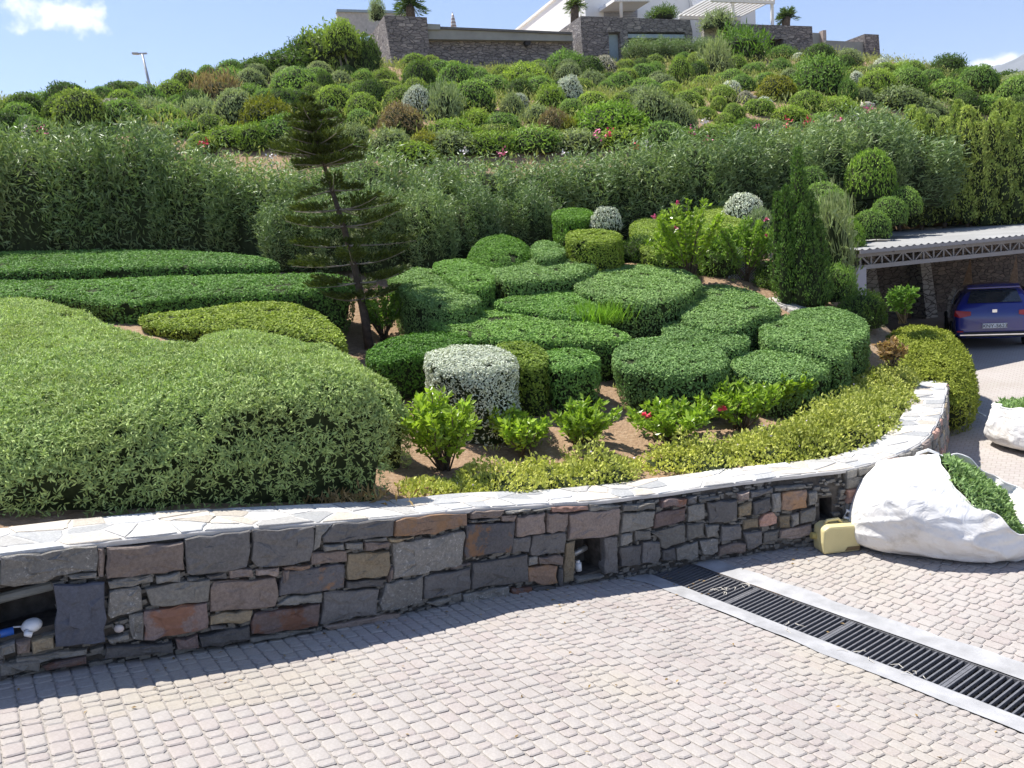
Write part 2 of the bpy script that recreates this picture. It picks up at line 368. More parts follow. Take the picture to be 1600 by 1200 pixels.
Z = np.where(in_poly(X, Y, DRIVE), G(X, Y)-.7, Z)
Z = np.where(Y > 64, np.maximum(Z, -4), Z)
def HT(x, y):                                          # fast bilinear lookup of the hillside height
    x = np.asarray(x, float); y = np.asarray(y, float)
    i = np.clip(np.searchsorted(gx, x)-1, 0, len(gx)-2); j = np.clip(np.searchsorted(gy, y)-1, 0, len(gy)-2)
    fx = np.clip((x-gx[i])/(gx[i+1]-gx[i]), 0, 1); fy = np.clip((y-gy[j])/(gy[j+1]-gy[j]), 0, 1)
    return HZ[j, i]*(1-fx)*(1-fy)+HZ[j, i+1]*fx*(1-fy)+HZ[j+1, i]*(1-fx)*fy+HZ[j+1, i+1]*fx*fy
def hit(x, y, t0=8.): return on_surface(x, y, HT, 0., t0, 75., .1)
ny_, nx_ = X.shape; ii = np.arange(nx_*ny_).reshape(ny_, nx_)
TQ = np.stack([ii[:-1, :-1], ii[:-1, 1:], ii[1:, 1:], ii[1:, :-1]], -1).reshape(-1, 4)
m, nt, p = new_mat('soil')
c = ramp(nt, noise_out(nt, .35, 8), [(.3, (.2, .125, .075)), (.5, (.3, .2, .125)), (.7, (.4, .31, .21))])
c = mix(nt, .5, c, ramp(nt, noise_out(nt, 14, 8, rough=.7), [(.25, (.1, .06, .035)), (.55, (.33, .23, .15)), (.8, (.6, .5, .4))]))
nt.links.new(c, p.inputs['Base Color']); p.inputs['Roughness'].default_value = .95; p.inputs['Specular IOR Level'].default_value = .1
bump(nt, p, noise_out(nt, 22, 8), .9, .03)
SOIL = m
tag(mobj('hillside_terrain', np.stack([X, Y, Z], -1).reshape(-1, 3), TQ, SOIL, smooth=True), kind='structure')
FARG = plain('dry_ground', (.3, .25, .16), .95, .1, var=.3, scale=.02)
fv = [(-9000, -9000, -6), (9000, -9000, -6), (9000, 9000, -6), (-9000, 9000, -6)]
tag(mobj('ground', fv, [(0, 1, 2, 3)], FARG), kind='structure')

# far mountain
mt_v = []; mxs = np.linspace(300, 3000, 90); mys = np.linspace(1900, 3600, 40)
MX, MY = np.meshgrid(mxs, mys)
rid = np.exp(-((MY-2700)/420)**2)*(1-np.clip((900-MX)/900, 0, 1)**2)
prof = np.interp(MX, [300, 900, 1250, 1420, 1500, 1600, 1720, 1900, 2200, 3000], [60, 120, 240, 350, 420, 490, 540, 590, 610, 580])
MZ = -20+rid*(prof+24*noise3(np.stack([MX, MY, 0*MX], -1), .006)+14*noise3(np.stack([MX, MY, 0*MX], -1), .017))
jj = np.arange(MX.size).reshape(MX.shape)
MQ = np.stack([jj[:-1, :-1], jj[:-1, 1:], jj[1:, 1:], jj[1:, :-1]], -1).reshape(-1, 4)
ROCKM = plain('mountain_rock', (.15, .155, .16), .95, .1, var=.3, scale=.01)
tag(mobj('mountain', np.stack([MX, MY, MZ], -1).reshape(-1, 3), MQ, ROCKM, smooth=True), kind='structure')

# ------------------------------------------------------------------ driveway: bed, pavers, drain
GL, GR_, OL, OR_ = -.17, .31, -.40, .53
m, nt, p = new_mat('paver')
at = nd(nt, 'ShaderNodeAttribute', attribute_name='v')
c = ramp(nt, at.outputs['Fac'], [(0, (.345, .32, .3)), (.35, (.365, .34, .318)), (.62, (.37, .335, .312)), (.8, (.355, .315, .295)), (1, (.345, .3, .283))])
st = nd(nt, 'ShaderNodeMapRange'); nt.links.new(noise_out(nt, .55, 5), st.inputs[0]); st.inputs[1].default_value = .5; st.inputs[2].default_value = .72; st.inputs[4].default_value = .7
c = mix(nt, st.outputs[0], c, (.36, .32, .22))
c = mix(nt, .55, c, mix(nt, 1.0, c, ramp(nt, noise_out(nt, 1.1, 7, rough=.7), [(.32, (.62, .6, .58)), (.55, (1, 1, 1))]), 'MULTIPLY'))
c = mix(nt, .35, c, ramp(nt, noise_out(nt, 60, 8, rough=.75), [(.3, (.22, .2, .18)), (.6, (.43, .4, .385))]))
nt.links.new(c, p.inputs['Base Color']); p.inputs['Roughness'].default_value = .9; p.inputs['Specular IOR Level'].default_value = .15
bump(nt, p, noise_out(nt, 90, 6), .35, .006)
PAVER = m
m, nt, p = new_mat('paver_bed')
tcb = nd(nt, 'ShaderNodeTexCoord'); mp = nd(nt, 'ShaderNodeMapping'); mp.inputs['Rotation'].default_value = (0, 0, math.atan2(DN[1], DN[0]))
nt.links.new(tcb.outputs['Object'], mp.inputs['Vector'])
bk = nd(nt, 'ShaderNodeTexBrick'); bk.inputs['Scale'].default_value = 1; bk.inputs['Brick Width'].default_value = .11; bk.inputs['Row Height'].default_value = .106; bk.inputs['Mortar Size'].default_value = .007
bk.inputs['Color1'].default_value = (.37, .34, .318, 1); bk.inputs['Color2'].default_value = (.34, .3, .283, 1); bk.inputs['Mortar'].default_value = (.25, .225, .2, 1)
nt.links.new(mp.outputs[0], bk.inputs['Vector'])
c = mix(nt, .3, bk.outputs[0], ramp(nt, noise_out(nt, .8, 6), [(.3, (.3, .27, .22)), (.7, (.44, .41, .39))]))
nt.links.new(c, p.inputs['Base Color']); p.inputs['Roughness'].default_value = .95
PBED = m
SAND = plain('joint_sand', (.3, .275, .25), .95, .1, var=.3, scale=40)
CONC = plain('smooth_concrete', (.34, .34, .345), .85, .2, var=.2, scale=5, bmp=.3)
CAST = plain('cast_iron', (.035, .036, .04), .55, .5, var=.3, scale=20)
CASTEDGE = plain('worn_steel', (.16, .16, .17), .5, .5, metal=.3, var=.2, scale=20)
DARKPIT = plain('channel_wall', (.05, .05, .05), .95, .1)
def bed_mesh(s0, s1, t0, t1, step, zoff, mat, name, parent=None, near=None):
    s = np.arange(s0, s1+1e-6, step); s = np.unique(np.concatenate([s[s < s1-.01], [s1]])); t = np.arange(t0, t1, step)
    if s0 < FOLD < s1: s = np.unique(np.concatenate([s, [FOLD]]))
    S, T = np.meshgrid(s, t); Xb, Yb = from_st(S, T); Zb = G(Xb, Yb)+zoff
    k = np.arange(S.size).reshape(S.shape); Q = np.stack([k[:-1, :-1], k[:-1, 1:], k[1:, 1:], k[1:, :-1]], -1).reshape(-1, 4)
    P = np.stack([Xb, Yb, Zb], -1).reshape(-1, 3); cc = P[Q].mean(1)
    ok = in_poly(cc[:, 0], cc[:, 1], DRIVE)
    return mobj(name, P, Q[ok], mat, parent)
drive = bed_mesh(OR_-.02, 26, -22, 16, .25, -.009, PBED, 'driveway'); tag(drive, kind='structure')
bed_mesh(-13, OL+.02, -22, 14, .25, -.008, SAND, 'sand_bed', drive)
# pavers
def paver_shape(l, w, r):
    g = .003; hl, hw = l/2-g, w/2-g; k = .018
    o = []
    for sx, sy in ((1, 1), (-1, 1), (-1, -1), (1, -1)):
        a = (sx*(hl-k*(.5+r.random())), sy*hw+r.normal()*.0015); b = (sx*hl+r.normal()*.0015, sy*(hw-k*(.5+r.random())))
        o += [b, a] if sx*sy > 0 else [a, b]
    o = np.array(o); c = o.mean(0); n = len(o)
    V = [(x, y, -.03) for x, y in o]+[(x, y, -.004) for x, y in o]+[(c[0]+(x-c[0])*(1-.009/hl), c[1]+(y-c[1])*(1-.009/hw), .0015+r.normal()*.0008) for x, y in o]
    Fc = [(i, (i+1) % n, n+(i+1) % n, n+i) for i in range(n)]+[(n+i, n+(i+1) % n, 2*n+(i+1) % n, 2*n+i) for i in range(n)]+[tuple(range(2*n, 3*n))]
    return np.array(V), Fc
SW = .106
kinds = {.142: [], .09: [], .073: []}
for l in kinds:
    for q in range(10): kinds[l].append(paver_shape(l, SW, rng))
pl = []
pr = np.random.default_rng(3)
def lay(sa, sign, nstrip, t0, t1):
    for i in range(nstrip):
        s = sa+sign*(i+.5)*SW; t = t0+pr.random()*.15
        while t < t1:
            l = (.142, .09, .073)[pr.choice(3, p=[.38, .34, .28])]
            pl.append((s, t+l/2, l)); t += l
lay(OL, -1, 70, -9, 6); lay(OR_, 1, 61, -5, 6)
pl = np.array(pl); px_, py_ = from_st(pl[:, 0], pl[:, 1]); pz_ = G(px_, py_)
P3 = np.stack([px_, py_, pz_], 1); pp = proj(P3); dist = np.linalg.norm(P3-CAM, axis=1)
ok = in_poly(px_, py_, DRIVE) & ((P3-CAM)@FW > 1) & (pp[:, 0] > -260) & (pp[:, 0] < 1900) & (pp[:, 1] < 1420) & (dist < 10.8)
pl, P3, pp, dist = pl[ok], P3[ok], pp[ok], dist[ok]
vis = (pp[:, 0] > -10) & (pp[:, 0] < 1610) & (pp[:, 1] < 1210)
order = np.argsort(np.where(vis, dist, 999)); ang = math.atan2(DD[1], DD[0])
singles = set(order[:300].tolist())
bv, bf, ba = [], [], []; nvb = 0
pm = {l: [mk_mesh('paver', V, Fc, PAVER, np.full(len(V), pr.random())) for V, Fc in kinds[l] for _ in range(2)] for l in kinds}
ex = np.array([DD[0], DD[1], 0]); ey = np.array([-DD[1], DD[0], 0])
for i in range(len(pl)):
    s, t, l = pl[i]; slope = -.170 if s < FOLD else .027
    tilt = pr.normal()*.01; dz = pr.normal()*.0014; ty = pr.normal()*.01
    if i in singles:
        o = link('paver', pm[l][pr.integers(20)], drive, False)
        o.matrix_world = Matrix.Translation(Vector(P3[i]+[0, 0, dz]))@Matrix.Rotation(ang, 4, 'Z')@Matrix.Rotation(math.atan(slope)+tilt, 4, 'X')@Matrix.Rotation(ty, 4, 'Y')
    else:
        V, Fc = kinds[l][pr.integers(10)]
        R = np.array((Matrix.Rotation(ang, 3, 'Z')@Matrix.Rotation(math.atan(slope)+tilt, 3, 'X')@Matrix.Rotation(ty, 3, 'Y')))
        bv.append(V@R.T+P3[i]+[0, 0, dz]); bf += [tuple(k+nvb for k in f) for f in Fc]; ba += [pr.random()]*len(V); nvb += len(V)
tag(mobj('paving_field', np.vstack(bv), bf, PAVER, drive, ba), kind='stuff')
# concrete margins either side of the drain
def margin(s0, s1, name):
    T = np.arange(-.25, 7.5, .06); V = []; F_ = []
    for k, t in enumerate(T):
        wob = .035*noise3(np.array([t*1.7, s0*9, 0]), 1)+.02*noise3(np.array([t*6, s0*9, 3]), 1)
        a, b = (s0+wob, s1) if s0 < 0 else (s0, s1+wob)
        flare = .16*math.exp(-((t+.1)/.22)**2)
        if s0 < 0: a -= flare
        else: b += flare
        for q in np.linspace(0, 1, 5):
            s = a+(b-a)*q; x, y = from_st(s, t); V.append((x, y, G(x, y)+.007+.002*noise3(np.array([x*9, y*9, 0]), 1)))
        if k:
            for q in range(4): F_.append(((k-1)*5+q, (k-1)*5+q+1, k*5+q+1, k*5+q))
    o = mobj(name, V, F_, CONC, None, smooth=True); return o
mo = margin(OL, GL, 'concrete_margin'); tag(mo, kind='structure'); mo = margin(GR_, OR_, 'concrete_margin'); tag(mo, kind='structure')
def st3(s, t, z): x, y = from_st(s, t); return (x, y, z)
ZG = -.352
drain = empty('drain_grate', st3(.07, 2, ZG), 'long black slotted drain grate crossing the paved drive', 'drain grate')
bar = MB(); bw = .0085
bar.hexa([(-.232, -bw, -.03), (.232, -bw, -.03), (.232, bw, -.03), (-.232, bw, -.03), (-.232, -bw*.8, 0), (.232, -bw*.8, 0), (.232, bw*.8, 0), (-.232, bw*.8, 0)])
bme = mk_mesh('grate_bar', bar.v, bar.f, CASTEDGE)
ad = math.atan2(DN[1], DN[0])
tt = .03
k = 0
while tt < 6.5:
    o = link('grate_bar', bme, drain, True); o.location = st3(.07, tt, ZG+.002); o.rotation_euler = (0, 0, ad)
    k += 1; tt += .05
for s in (GL-.004, GR_+.004):
    b = MB(); a = np.array(st3(s, -.02, ZG-.014)); e = np.array(st3(s, 6.6, ZG-.014)); b.bar(a, e, .022, .04); b.build('frame_rail', CASTEDGE, drain)
for tq in np.arange(.98, 6.5, 1.0):
    b = MB(); b.bar(st3(GL, tq+.025, ZG-.012), st3(GR_, tq+.025, ZG-.012), .026, .028); b.build('section_end', CASTEDGE, drain)
b = MB(); q0, q1 = -.05, 7.2
A4 = [st3(GL-.01, q0, ZG-.03), st3(GL-.01, q1, ZG-.03), st3(GL-.01, q1, ZG-.4), st3(GL-.01, q0, ZG-.4), st3(GR_+.01, q0, ZG-.03), st3(GR_+.01, q1, ZG-.03), st3(GR_+.01, q1, ZG-.4), st3(GR_+.01, q0, ZG-.4)]
b.add(A4, [(0, 1, 2, 3), (7, 6, 5, 4), (3, 2, 6, 7), (0, 3, 7, 4), (1, 5, 6, 2)]); b.build('channel', DARKPIT, drain)
# twigs and dry leaves caught on the grate
TWIG = plain('bleached_twig', (.6, .56, .48), .8, .2)
tw = [(1132, 925, 9, 'white tangle of dry twigs caught on the drain grate'), (1168, 922, 4, 'dry twig beside the twig tangle on the drain grate'), (1228, 978, 3, 'curled pale leaf at the drain grate edge'), (1347, 1023, 4, 'dry twig halfway along the drain grate'), (1434, 1056, 4, 'dry twig nearest the right edge of the drain grate')]
for x, y, n, lab in tw:
    P = onG(x, y); b = MB()
    for q in range(n):
        a = rng.random()*6.28; L_ = .04+.07*rng.random(); o_ = P+np.array([rng.normal()*.05, rng.normal()*.05, .012+.02*rng.random()])
        b.tube([o_, o_+np.array([math.cos(a)*L_/2, math.sin(a)*L_/2, .01]), o_+np.array([math.cos(a+.5)*L_, math.sin(a+.5)*L_, 0])], [.0025, .003, .0015], 5)
    tag(b.build('dry_twigs', TWIG), lab, 'twigs', kind='stuff')

# ------------------------------------------------------------------ stone retaining wall
def stone_mat(name, base, alt, speck=None, patch=None, pth=.52, bmps=.6):
    m, nt, p = new_mat(name)
    tcn = nd(nt, 'ShaderNodeTexCoord'); oi = nd(nt, 'ShaderNodeObjectInfo')
    off = nd(nt, 'ShaderNodeVectorMath', operation='ADD'); nt.links.new(tcn.outputs['Object'], off.inputs[0])
    sc = nd(nt, 'ShaderNodeVectorMath', operation='SCALE'); sc.inputs[0].default_value = (37, 23, 41); nt.links.new(oi.outputs['Random'], sc.inputs['Scale']); nt.links.new(sc.outputs[0], off.inputs[1])
    def nz(s, d=5, r=.6):
        n = nd(nt, 'ShaderNodeTexNoise'); n.inputs['Scale'].default_value = s; n.inputs['Detail'].default_value = d; n.inputs['Roughness'].default_value = r; nt.links.new(off.outputs[0], n.inputs['Vector']); return n.outputs[0]
    c = ramp(nt, nz(7), [(.3, base), (.7, alt)])
    c = mix(nt, .55, c, ramp(nt, nz(45, 8, .75), [(.3, [v*.55 for v in base]), (.7, [v*1.35 for v in alt])]))
    if patch:
        r = nd(nt, 'ShaderNodeMapRange'); nt.links.new(nz(4.5, 6, .65), r.inputs[0]); r.inputs[1].default_value = pth; r.inputs[2].default_value = pth+.07
        c = mix(nt, r.outputs[0], c, mix(nt, nz(24, 6), patch, [v*.5 for v in patch]))
    if speck:
        r = nd(nt, 'ShaderNodeMapRange'); nt.links.new(nz(34, 7, .8), r.inputs[0]); r.inputs[1].default_value = .56; r.inputs[2].default_value = .66
        c = mix(nt, r.outputs[0], c, speck)
    hs = nd(nt, 'ShaderNodeHueSaturation'); nt.links.new(c, hs.inputs['Color']); mr = nd(nt, 'ShaderNodeMapRange'); nt.links.new(oi.outputs['Random'], mr.inputs[0]); mr.inputs[3].default_value = .75; mr.inputs[4].default_value = 1.3; nt.links.new(mr.outputs[0], hs.inputs['Value'])
    nt.links.new(hs.outputs[0], p.inputs['Base Color']); p.inputs['Roughness'].default_value = .8; p.inputs['Specular IOR Level'].default_value = .3
    bump(nt, p, nz(16, 9, .72), bmps, .04)
    return m
SM = dict(s=stone_mat('slate', (.105, .1, .096), (.165, .156, .148), bmps=.5), g=stone_mat('grey_stone', (.16, .152, .138), (.26, .245, .215)),
          b=stone_mat('brown_stone', (.18, .14, .12), (.29, .235, .2)), t=stone_mat('tan_stone', (.2, .16, .11), (.33, .27, .18)),
          o=stone_mat('orange_stained_slate', (.1, .1, .11), (.17, .16, .16), patch=(.36, .21, .12), pth=.52), r=stone_mat('rust_stone', (.16, .12, .11), (.24, .18, .16), patch=(.29, .15, .1), pth=.51),
          l=stone_mat('lichen_stone', (.15, .145, .132), (.25, .235, .21), speck=(.5, .48, .44)), q=stone_mat('orange_stone', (.2, .14, .1), (.3, .2, .14), patch=(.38, .23, .13), pth=.48), k=stone_mat('pink_stone', (.36, .2, .15), (.5, .32, .25)))
MORTAR = plain('old_mortar', (.1, .09, .08), .95, .1, var=.4, scale=14, bmp=.6)
fr = {'A': (150, 800, 5.333), 'B': (430, 780, 5.333), 'C': (700, 760, 5.333), 'E': (900, 760, 4.0), 'D': (0, 790, 8.0), 'N': (0, 880, 5.333), 'P': (0, 0, 1.0)}
ST = """A b 90,300 720,250 735,480 400,515 85,550
A s 745,228 1280,153 1285,320 1250,455 990,500 790,530 755,510
A s 1300,152 1815,98 1810,300 1780,400 1640,440 1330,460 1295,400
A b 15,300 62,300 62,545 15,545
A g 100,580 475,525 475,575 110,640
A g 495,530 700,495 705,575 495,590
A l 760,545 855,535 850,570 765,575
A s 920,530 1090,495 1095,555 940,570
A b 1105,490 1300,470 1310,535 1110,555
A b 1330,480 1530,465 1535,520 1500,540 1335,530
A l 105,660 360,615 385,650 390,815 115,885 95,850
A g 410,640 640,590 940,560 950,600 930,735 560,780 450,770
A b 955,640 990,580 1500,540 1515,600 1500,790 950,830
A r 400,830 920,755 930,960 650,1030 400,1060
A l 285,860 390,835 395,1070 300,1060 280,950
A t 950,870 1080,830 1305,820 1290,910 1130,930 950,935
A g 100,1060 270,1015 285,1050 110,1110
A s 860,1040 1050,990 1270,950 1280,1060 870,1120
A r 660,1065 850,1025 860,1130 680,1150
A s 90,1125 640,1085 640,1165 80,1215
A s 950,950 1090,945 1080,975 955,980
P r 392,988 397,958 450,951 500,943 497,978 430,987
A g 1290,1050 1600,1005 1600,1035 1290,1080
A b 1560,490 1610,480 1600,560 1560,600
B s 480,195 990,152 975,300 740,325 560,355 400,360 390,310
B g 345,205 465,200 385,300 360,400 315,430 335,330
B g 400,380 565,365 570,420 405,430
B g 585,360 720,355 725,420 580,420
B b 740,360 945,355 945,400 740,425
B q 1000,180 1080,150 1600,112 1595,215 1370,265 1330,295 990,305
B t 940,330 1150,305 1150,330 950,355
B l 980,370 1310,320 1570,260 1580,300 1550,550 1240,620 985,670
B b 300,450 590,430 590,520 300,545
B q 60,570 280,545 290,570 140,585
B o 70,610 300,575 570,545 580,600 575,740 30,810 50,700
B t 610,450 950,430 955,560 930,640 600,670
B s 600,690 910,665 905,730 600,745
B s 410,780 860,750 850,960 560,1010 370,1050
B l 920,700 1220,635 1230,720 1215,860 1000,920 890,930 870,870
P s 664,902 730,888 735,887 734,921 693,930 662,936
B g 100,820 390,780 385,855 20,880
B g 1250,860 1550,790 1555,830 1340,890
B s 1380,895 1540,850 1550,885 1400,930
B b 950,590 985,560 975,650 945,690
B b 400,1060 900,965 1050,950 1040,1000 450,1090
B g 740,325 930,310 940,345 740,350
B g 0,1110 340,1070 340,1095 0,1140
C b 185,215 470,200 440,250 190,270
C g 185,285 430,265 430,285 190,295
C o 150,320 400,305 555,290 550,410 525,545 140,590
C s 540,430 690,410 670,540 530,555
C b 570,260 800,215 800,380 565,415
C b 815,225 990,225 995,300 960,370 810,380
C s 700,410 975,380 965,555 680,570
C g 480,205 680,185 675,205 480,228
C b 440,245 570,235 555,295 450,285
C k 860,172 1165,162 1165,195 1050,210 860,210
C g 700,188 855,175 855,190 700,207
C b 1000,235 1170,210 1420,180 1425,250 1410,390 1300,415 1000,440
C g 1180,167 1330,155 1440,160 1430,175 1180,205
C s 200,640 660,565 665,790 190,850
C q 665,680 830,650 910,665 910,800 800,820 665,790
C g 670,590 740,580 740,640 670,655
C b 750,585 930,570 960,590 950,650 750,640
C s 920,690 955,680 955,830 920,825
C t 985,470 1058,450 1052,790 962,800
C s 1300,432 1410,420 1415,720 1308,730
C l 120,900 500,830 510,920 200,985 130,970
C r 525,850 700,840 700,890 530,920
C g 0,910 110,890 110,950 10,1000
C s 705,850 800,835 900,830 890,860 710,890
C g 1070,772 1300,738 1300,752 1070,802
C b 60,665 190,635 190,660 20,690
E g 290,168 490,152 480,250 380,270 275,290
E g 80,113 270,133 265,150 80,152
E g 290,113 490,103 490,145 290,152
E r 540,88 690,73 685,120 530,132
E s 695,72 755,63 750,105 695,115
E g 280,300 350,290 350,350 280,370
E g 365,280 460,270 465,330 360,340
E s 275,380 405,365 400,490 280,500
E s 415,350 520,345 525,440 500,480 410,480
E r 495,170 600,150 685,130 685,210 560,245 490,265
E g 695,125 805,105 805,200 695,225
E g 470,290 685,235 685,350 560,390 530,380 525,330
E s 540,400 620,385 625,460 540,460
E g 630,390 760,345 770,440 720,460 630,465
E s 820,100 1005,88 1005,190 960,215 830,230
E g 695,240 800,225 800,310 700,340
E g 810,250 895,240 890,310 815,320
E l 775,340 890,330 885,400 850,425 790,425
E s 910,250 1030,240 1030,330 905,350
E b 895,380 1000,350 1060,360 1060,405 890,430
E s 1045,290 1160,280 1165,360 1110,390 1070,390
E t 1015,130 1100,90 1095,180 1020,195
E s 1110,100 1215,70 1215,150 1110,180
E g 1225,45 1275,38 1275,155 1225,160
E q 1285,40 1445,18 1440,130 1330,150 1280,145
E t 1045,215 1140,200 1140,255 1045,270
E k 1150,215 1180,175 1230,165 1260,195 1255,230 1150,255
E t 1270,190 1335,180 1335,255 1275,260
E g 1345,180 1390,160 1390,235 1345,250
E g 1400,160 1500,130 1490,215 1400,230
E g 1175,290 1260,280 1260,345 1170,355
E b 1280,280 1470,235 1475,300 1350,330 1275,320
E g 770,78 900,63 900,85 770,95
E b 1010,43 1080,28 1080,80 1015,90
E s 1090,33 1230,8 1230,35 1150,60 1090,70
E g 1450,40 1510,30 1500,110 1455,120
E g 1240,8 1440,-8 1440,12 1240,32
D l 0,585 380,530 800,505 1210,450 1215,810 840,860 560,960 330,995 0,985
D g 860,875 1210,830 1215,900 880,915
N b 130,660 250,640 250,740 140,770
N g 0,690 120,660 120,740 0,780
N t 265,640 450,600 455,700 270,760
N g 120,800 720,720 720,760 350,820 130,850
N r 350,860 600,790 720,770 720,830 380,890
N g 0,830 330,810 330,890 0,930
N g 940,140 1280,85 1280,110 930,195"""
wall = empty('stone_wall', (*wall_pt(5, -.2), wall_base(5)), 'dry-laid dark stone retaining wall with pale coping along the drive', 'stone wall')
wr = np.random.default_rng(11)
def stone(poly_uz, key, proud=None, back=-.09, par=wall, name='stone', ins=.012):
    q = np.asarray(poly_uz, float)
    pts = []
    for i in range(len(q)):
        a, b = q[i], q[(i+1) % len(q)]; n = max(1, int(np.linalg.norm(b-a)/.06))
        for j in range(min(n, 5)):
            pts.append(a+(b-a)*j/min(n, 5)+(wr.normal(size=2)*.0065 if j else wr.normal(size=2)*.003))
    q = np.array(pts); c = q.mean(0); n = len(q); pr_ = (.004+wr.random()*.022) if proud is None else proud
    ext = np.maximum(np.abs(q-c).max(0), .02); sc = 1-np.minimum(ins/ext, .45)
    rings = []
    for off, k in ((back, 1), (pr_-.014, 1), (pr_-.003, 1-(1-sc)*.45), (pr_, sc*.97)):
        p2 = c+(q-c)*k; x, y = wall_pt(p2[:, 0], off+(wr.normal(size=n)*.0045 if off > back else 0)); rings.append(np.stack([x, y, p2[:, 1]], 1))
    p2 = c+(q-c)*.45; x, y = wall_pt(p2[:, 0], pr_+wr.normal(size=n)*.006+.004); rings.append(np.stack([x, y, p2[:, 1]], 1))
    V = np.vstack(rings); Fc = [(r*n+(i+1) % n, r*n+i, (r+1)*n+i, (r+1)*n+(i+1) % n) for r in range(4) for i in range(n)]+[tuple(range(4*n, 5*n))[::-1]]
    o0 = V.mean(0); o = mobj(name, V-o0, Fc, SM[key] if isinstance(key, str) else key, None, smooth=False)
    o.parent = par; o.location = Vector(o0)-par.location
    return o
covered = []
for line in ST.split('\n'):
    f_, key, *pts = line.split(); ox, oy, s = fr[f_]
    uz = [px_wall(ox+float(a.split(',')[0])/s, oy+float(a.split(',')[1])/s) for a in pts]
    uz = np.array(uz); uz[:, 1] = np.clip(uz[:, 1], wall_base(uz[:, 0])-.03, wall_top(uz[:, 0])-.012)
    covered.append(uz); stone(uz, key)
# the wall left of the picture and round the bend: coursed rubble
u_end = px_wall(1322, 790)[0]; u_l = px_wall(2, 960)[0]
def rubble(ua, ub):
    u = ua
    rows = [0, .14, .3, .44, .6, .72, .82]
    for r in range(6):
        u = ua
        while u < ub-.06:
            l = min(.13+.22*wr.random(), ub-u); l = ub-u if ub-u-l < .08 else l
            cu = u+l/2; b0 = wall_base(cu); hh = wall_top(cu)-b0; k = hh/.82; g = .007
            z0, z1 = b0+rows[r]*k+g, b0+rows[r+1]*k-g
            j = wr.normal(size=8)*.008
            stone([(u+g, z0+j[0]), (u+l-g, z0+j[1]), (u+l-g, min(z1+j[2], b0+hh-.012)), (u+g, min(z1+j[3], b0+hh-.012))], 'ggsblgtk'[wr.integers(8)])
            u += l
rubble(u_end, WLEN-.02); rubble(.05, u_l-.02)
# wall core with three niches
NICHE = [(px_wall(-40, 930)[0], px_wall(84, 930)[0], px_wall(40, 992)[1], px_wall(40, 914)[1]), (px_wall(899, 870)[0], px_wall(944, 870)[0], px_wall(920, 900)[1], px_wall(920, 842)[1]), (px_wall(1284, 800)[0], px_wall(1304, 800)[0], px_wall(1294, 815)[1], px_wall(1294, 780)[1])]
cb = MB(); us = sorted(set(np.round(np.concatenate([np.arange(0, WLEN, .12), [WLEN], [n[0] for n in NICHE], [n[1] for n in NICHE]]), 4)))
def core_box(u0, u1, o0, o1, z0, z1):
    P = []
    for zz in (0, 1):
        for u, o in ((u0, o0), (u1, o0), (u1, o1), (u0, o1)):
            x, y = wall_pt(u, o); z = z0(u) if zz == 0 else z1(u); P.append((x, y, z))
    cb.hexa(P)
for a, b in zip(us[:-1], us[1:]):
    if b-a < .004: continue
    zb, zt = (lambda u: wall_base(u)-.15), (lambda u: wall_top(u)-.03); w = -WIDTH((a+b)/2)
    nc = [n for n in NICHE if n[0]-1e-3 <= a and b <= n[1]+1e-3]
    if nc:
        n = nc[0]; core_box(a, b, -.06, w, zb, lambda u: n[2]); core_box(a, b, -.06, w, lambda u: n[3], zt); core_box(a, b, -.36, w, lambda u: n[2], lambda u: n[3])
    else: core_box(a, b, -.06, w, zb, zt)
cb.build('rubble_core', MORTAR, wall)
ch = MB()                                               # small chinking stones in the joints
for _ in range(4200):
    u = wr.uniform(0, WLEN); z = wall_base(u)+wr.random()*(wall_top(u)-wall_base(u)-.05)
    if any(n[0]-.03 < u < n[1]+.03 and n[2]-.03 < z < n[3]+.03 for n in NICHE): continue
    l, h_ = .015+.035*wr.random(), .008+.014*wr.random(); o1 = -.034+.022*wr.random(); P = []
    for o_ in (-.08, o1):
        for du, dz_ in ((-l, -h_), (l, -h_), (l, h_), (-l, h_)):
            k_ = 1 if o_ < -.05 else .8; x, y = wall_pt(u+du*k_*(.8+.4*wr.random()), o_); P.append((x, y, z+dz_*k_*(.8+.4*wr.random())))
    ch.hexa(P)
ch.build('chinking_stones', SM['g'], wall)['kind'] = 'stuff'
# coping: mortar bed and irregular flagstones
m, nt, p = new_mat('coping_mortar')
c = ramp(nt, noise_out(nt, 6, 7), [(.3, (.46, .44, .41)), (.7, (.58, .56, .53))]); nt.links.new(c, p.inputs['Base Color']); p.inputs['Roughness'].default_value = .95; bump(nt, p, noise_out(nt, 40, 7), .6)
CMORT = m
FLAG = [stone_mat('pale_flagstone', (.42, .41, .39), (.52, .51, .49), bmps=.45), stone_mat('grey_flagstone', (.34, .345, .35), (.43, .435, .435), bmps=.45), stone_mat('cream_flagstone', (.45, .41, .35), (.55, .5, .43), bmps=.45)]
mu = np.arange(0, WLEN, .05); V = []; Fq = []
for k, u in enumerate(mu):
    w = WIDTH(u); zt = wall_top(u)
    n1 = .012*noise3(np.array([u*4, 0, 0]), 1); 
    for o_, z_ in ((-.012+n1, -.035), (-.008+n1, -.004), (-.015+n1, .003), (-w*.33, .006), (-w*.66, .006), (-w-.0, .003), (-w-.015, -.06)):
        x, y = wall_pt(u, o_); V.append((x, y, zt+z_+.002*noise3(np.array([u*9, o_*9, 0]), 1)))
    if k: Fq += [((k-1)*7+j, k*7+j, k*7+j+1, (k-1)*7+j+1) for j in range(6)]
Fq += [tuple(range(7))[::-1], tuple((len(mu)-1)*7+j for j in range(7))]
mobj('coping_bed', V, Fq, CMORT, wall, smooth=False)
seeds = []
u = .1
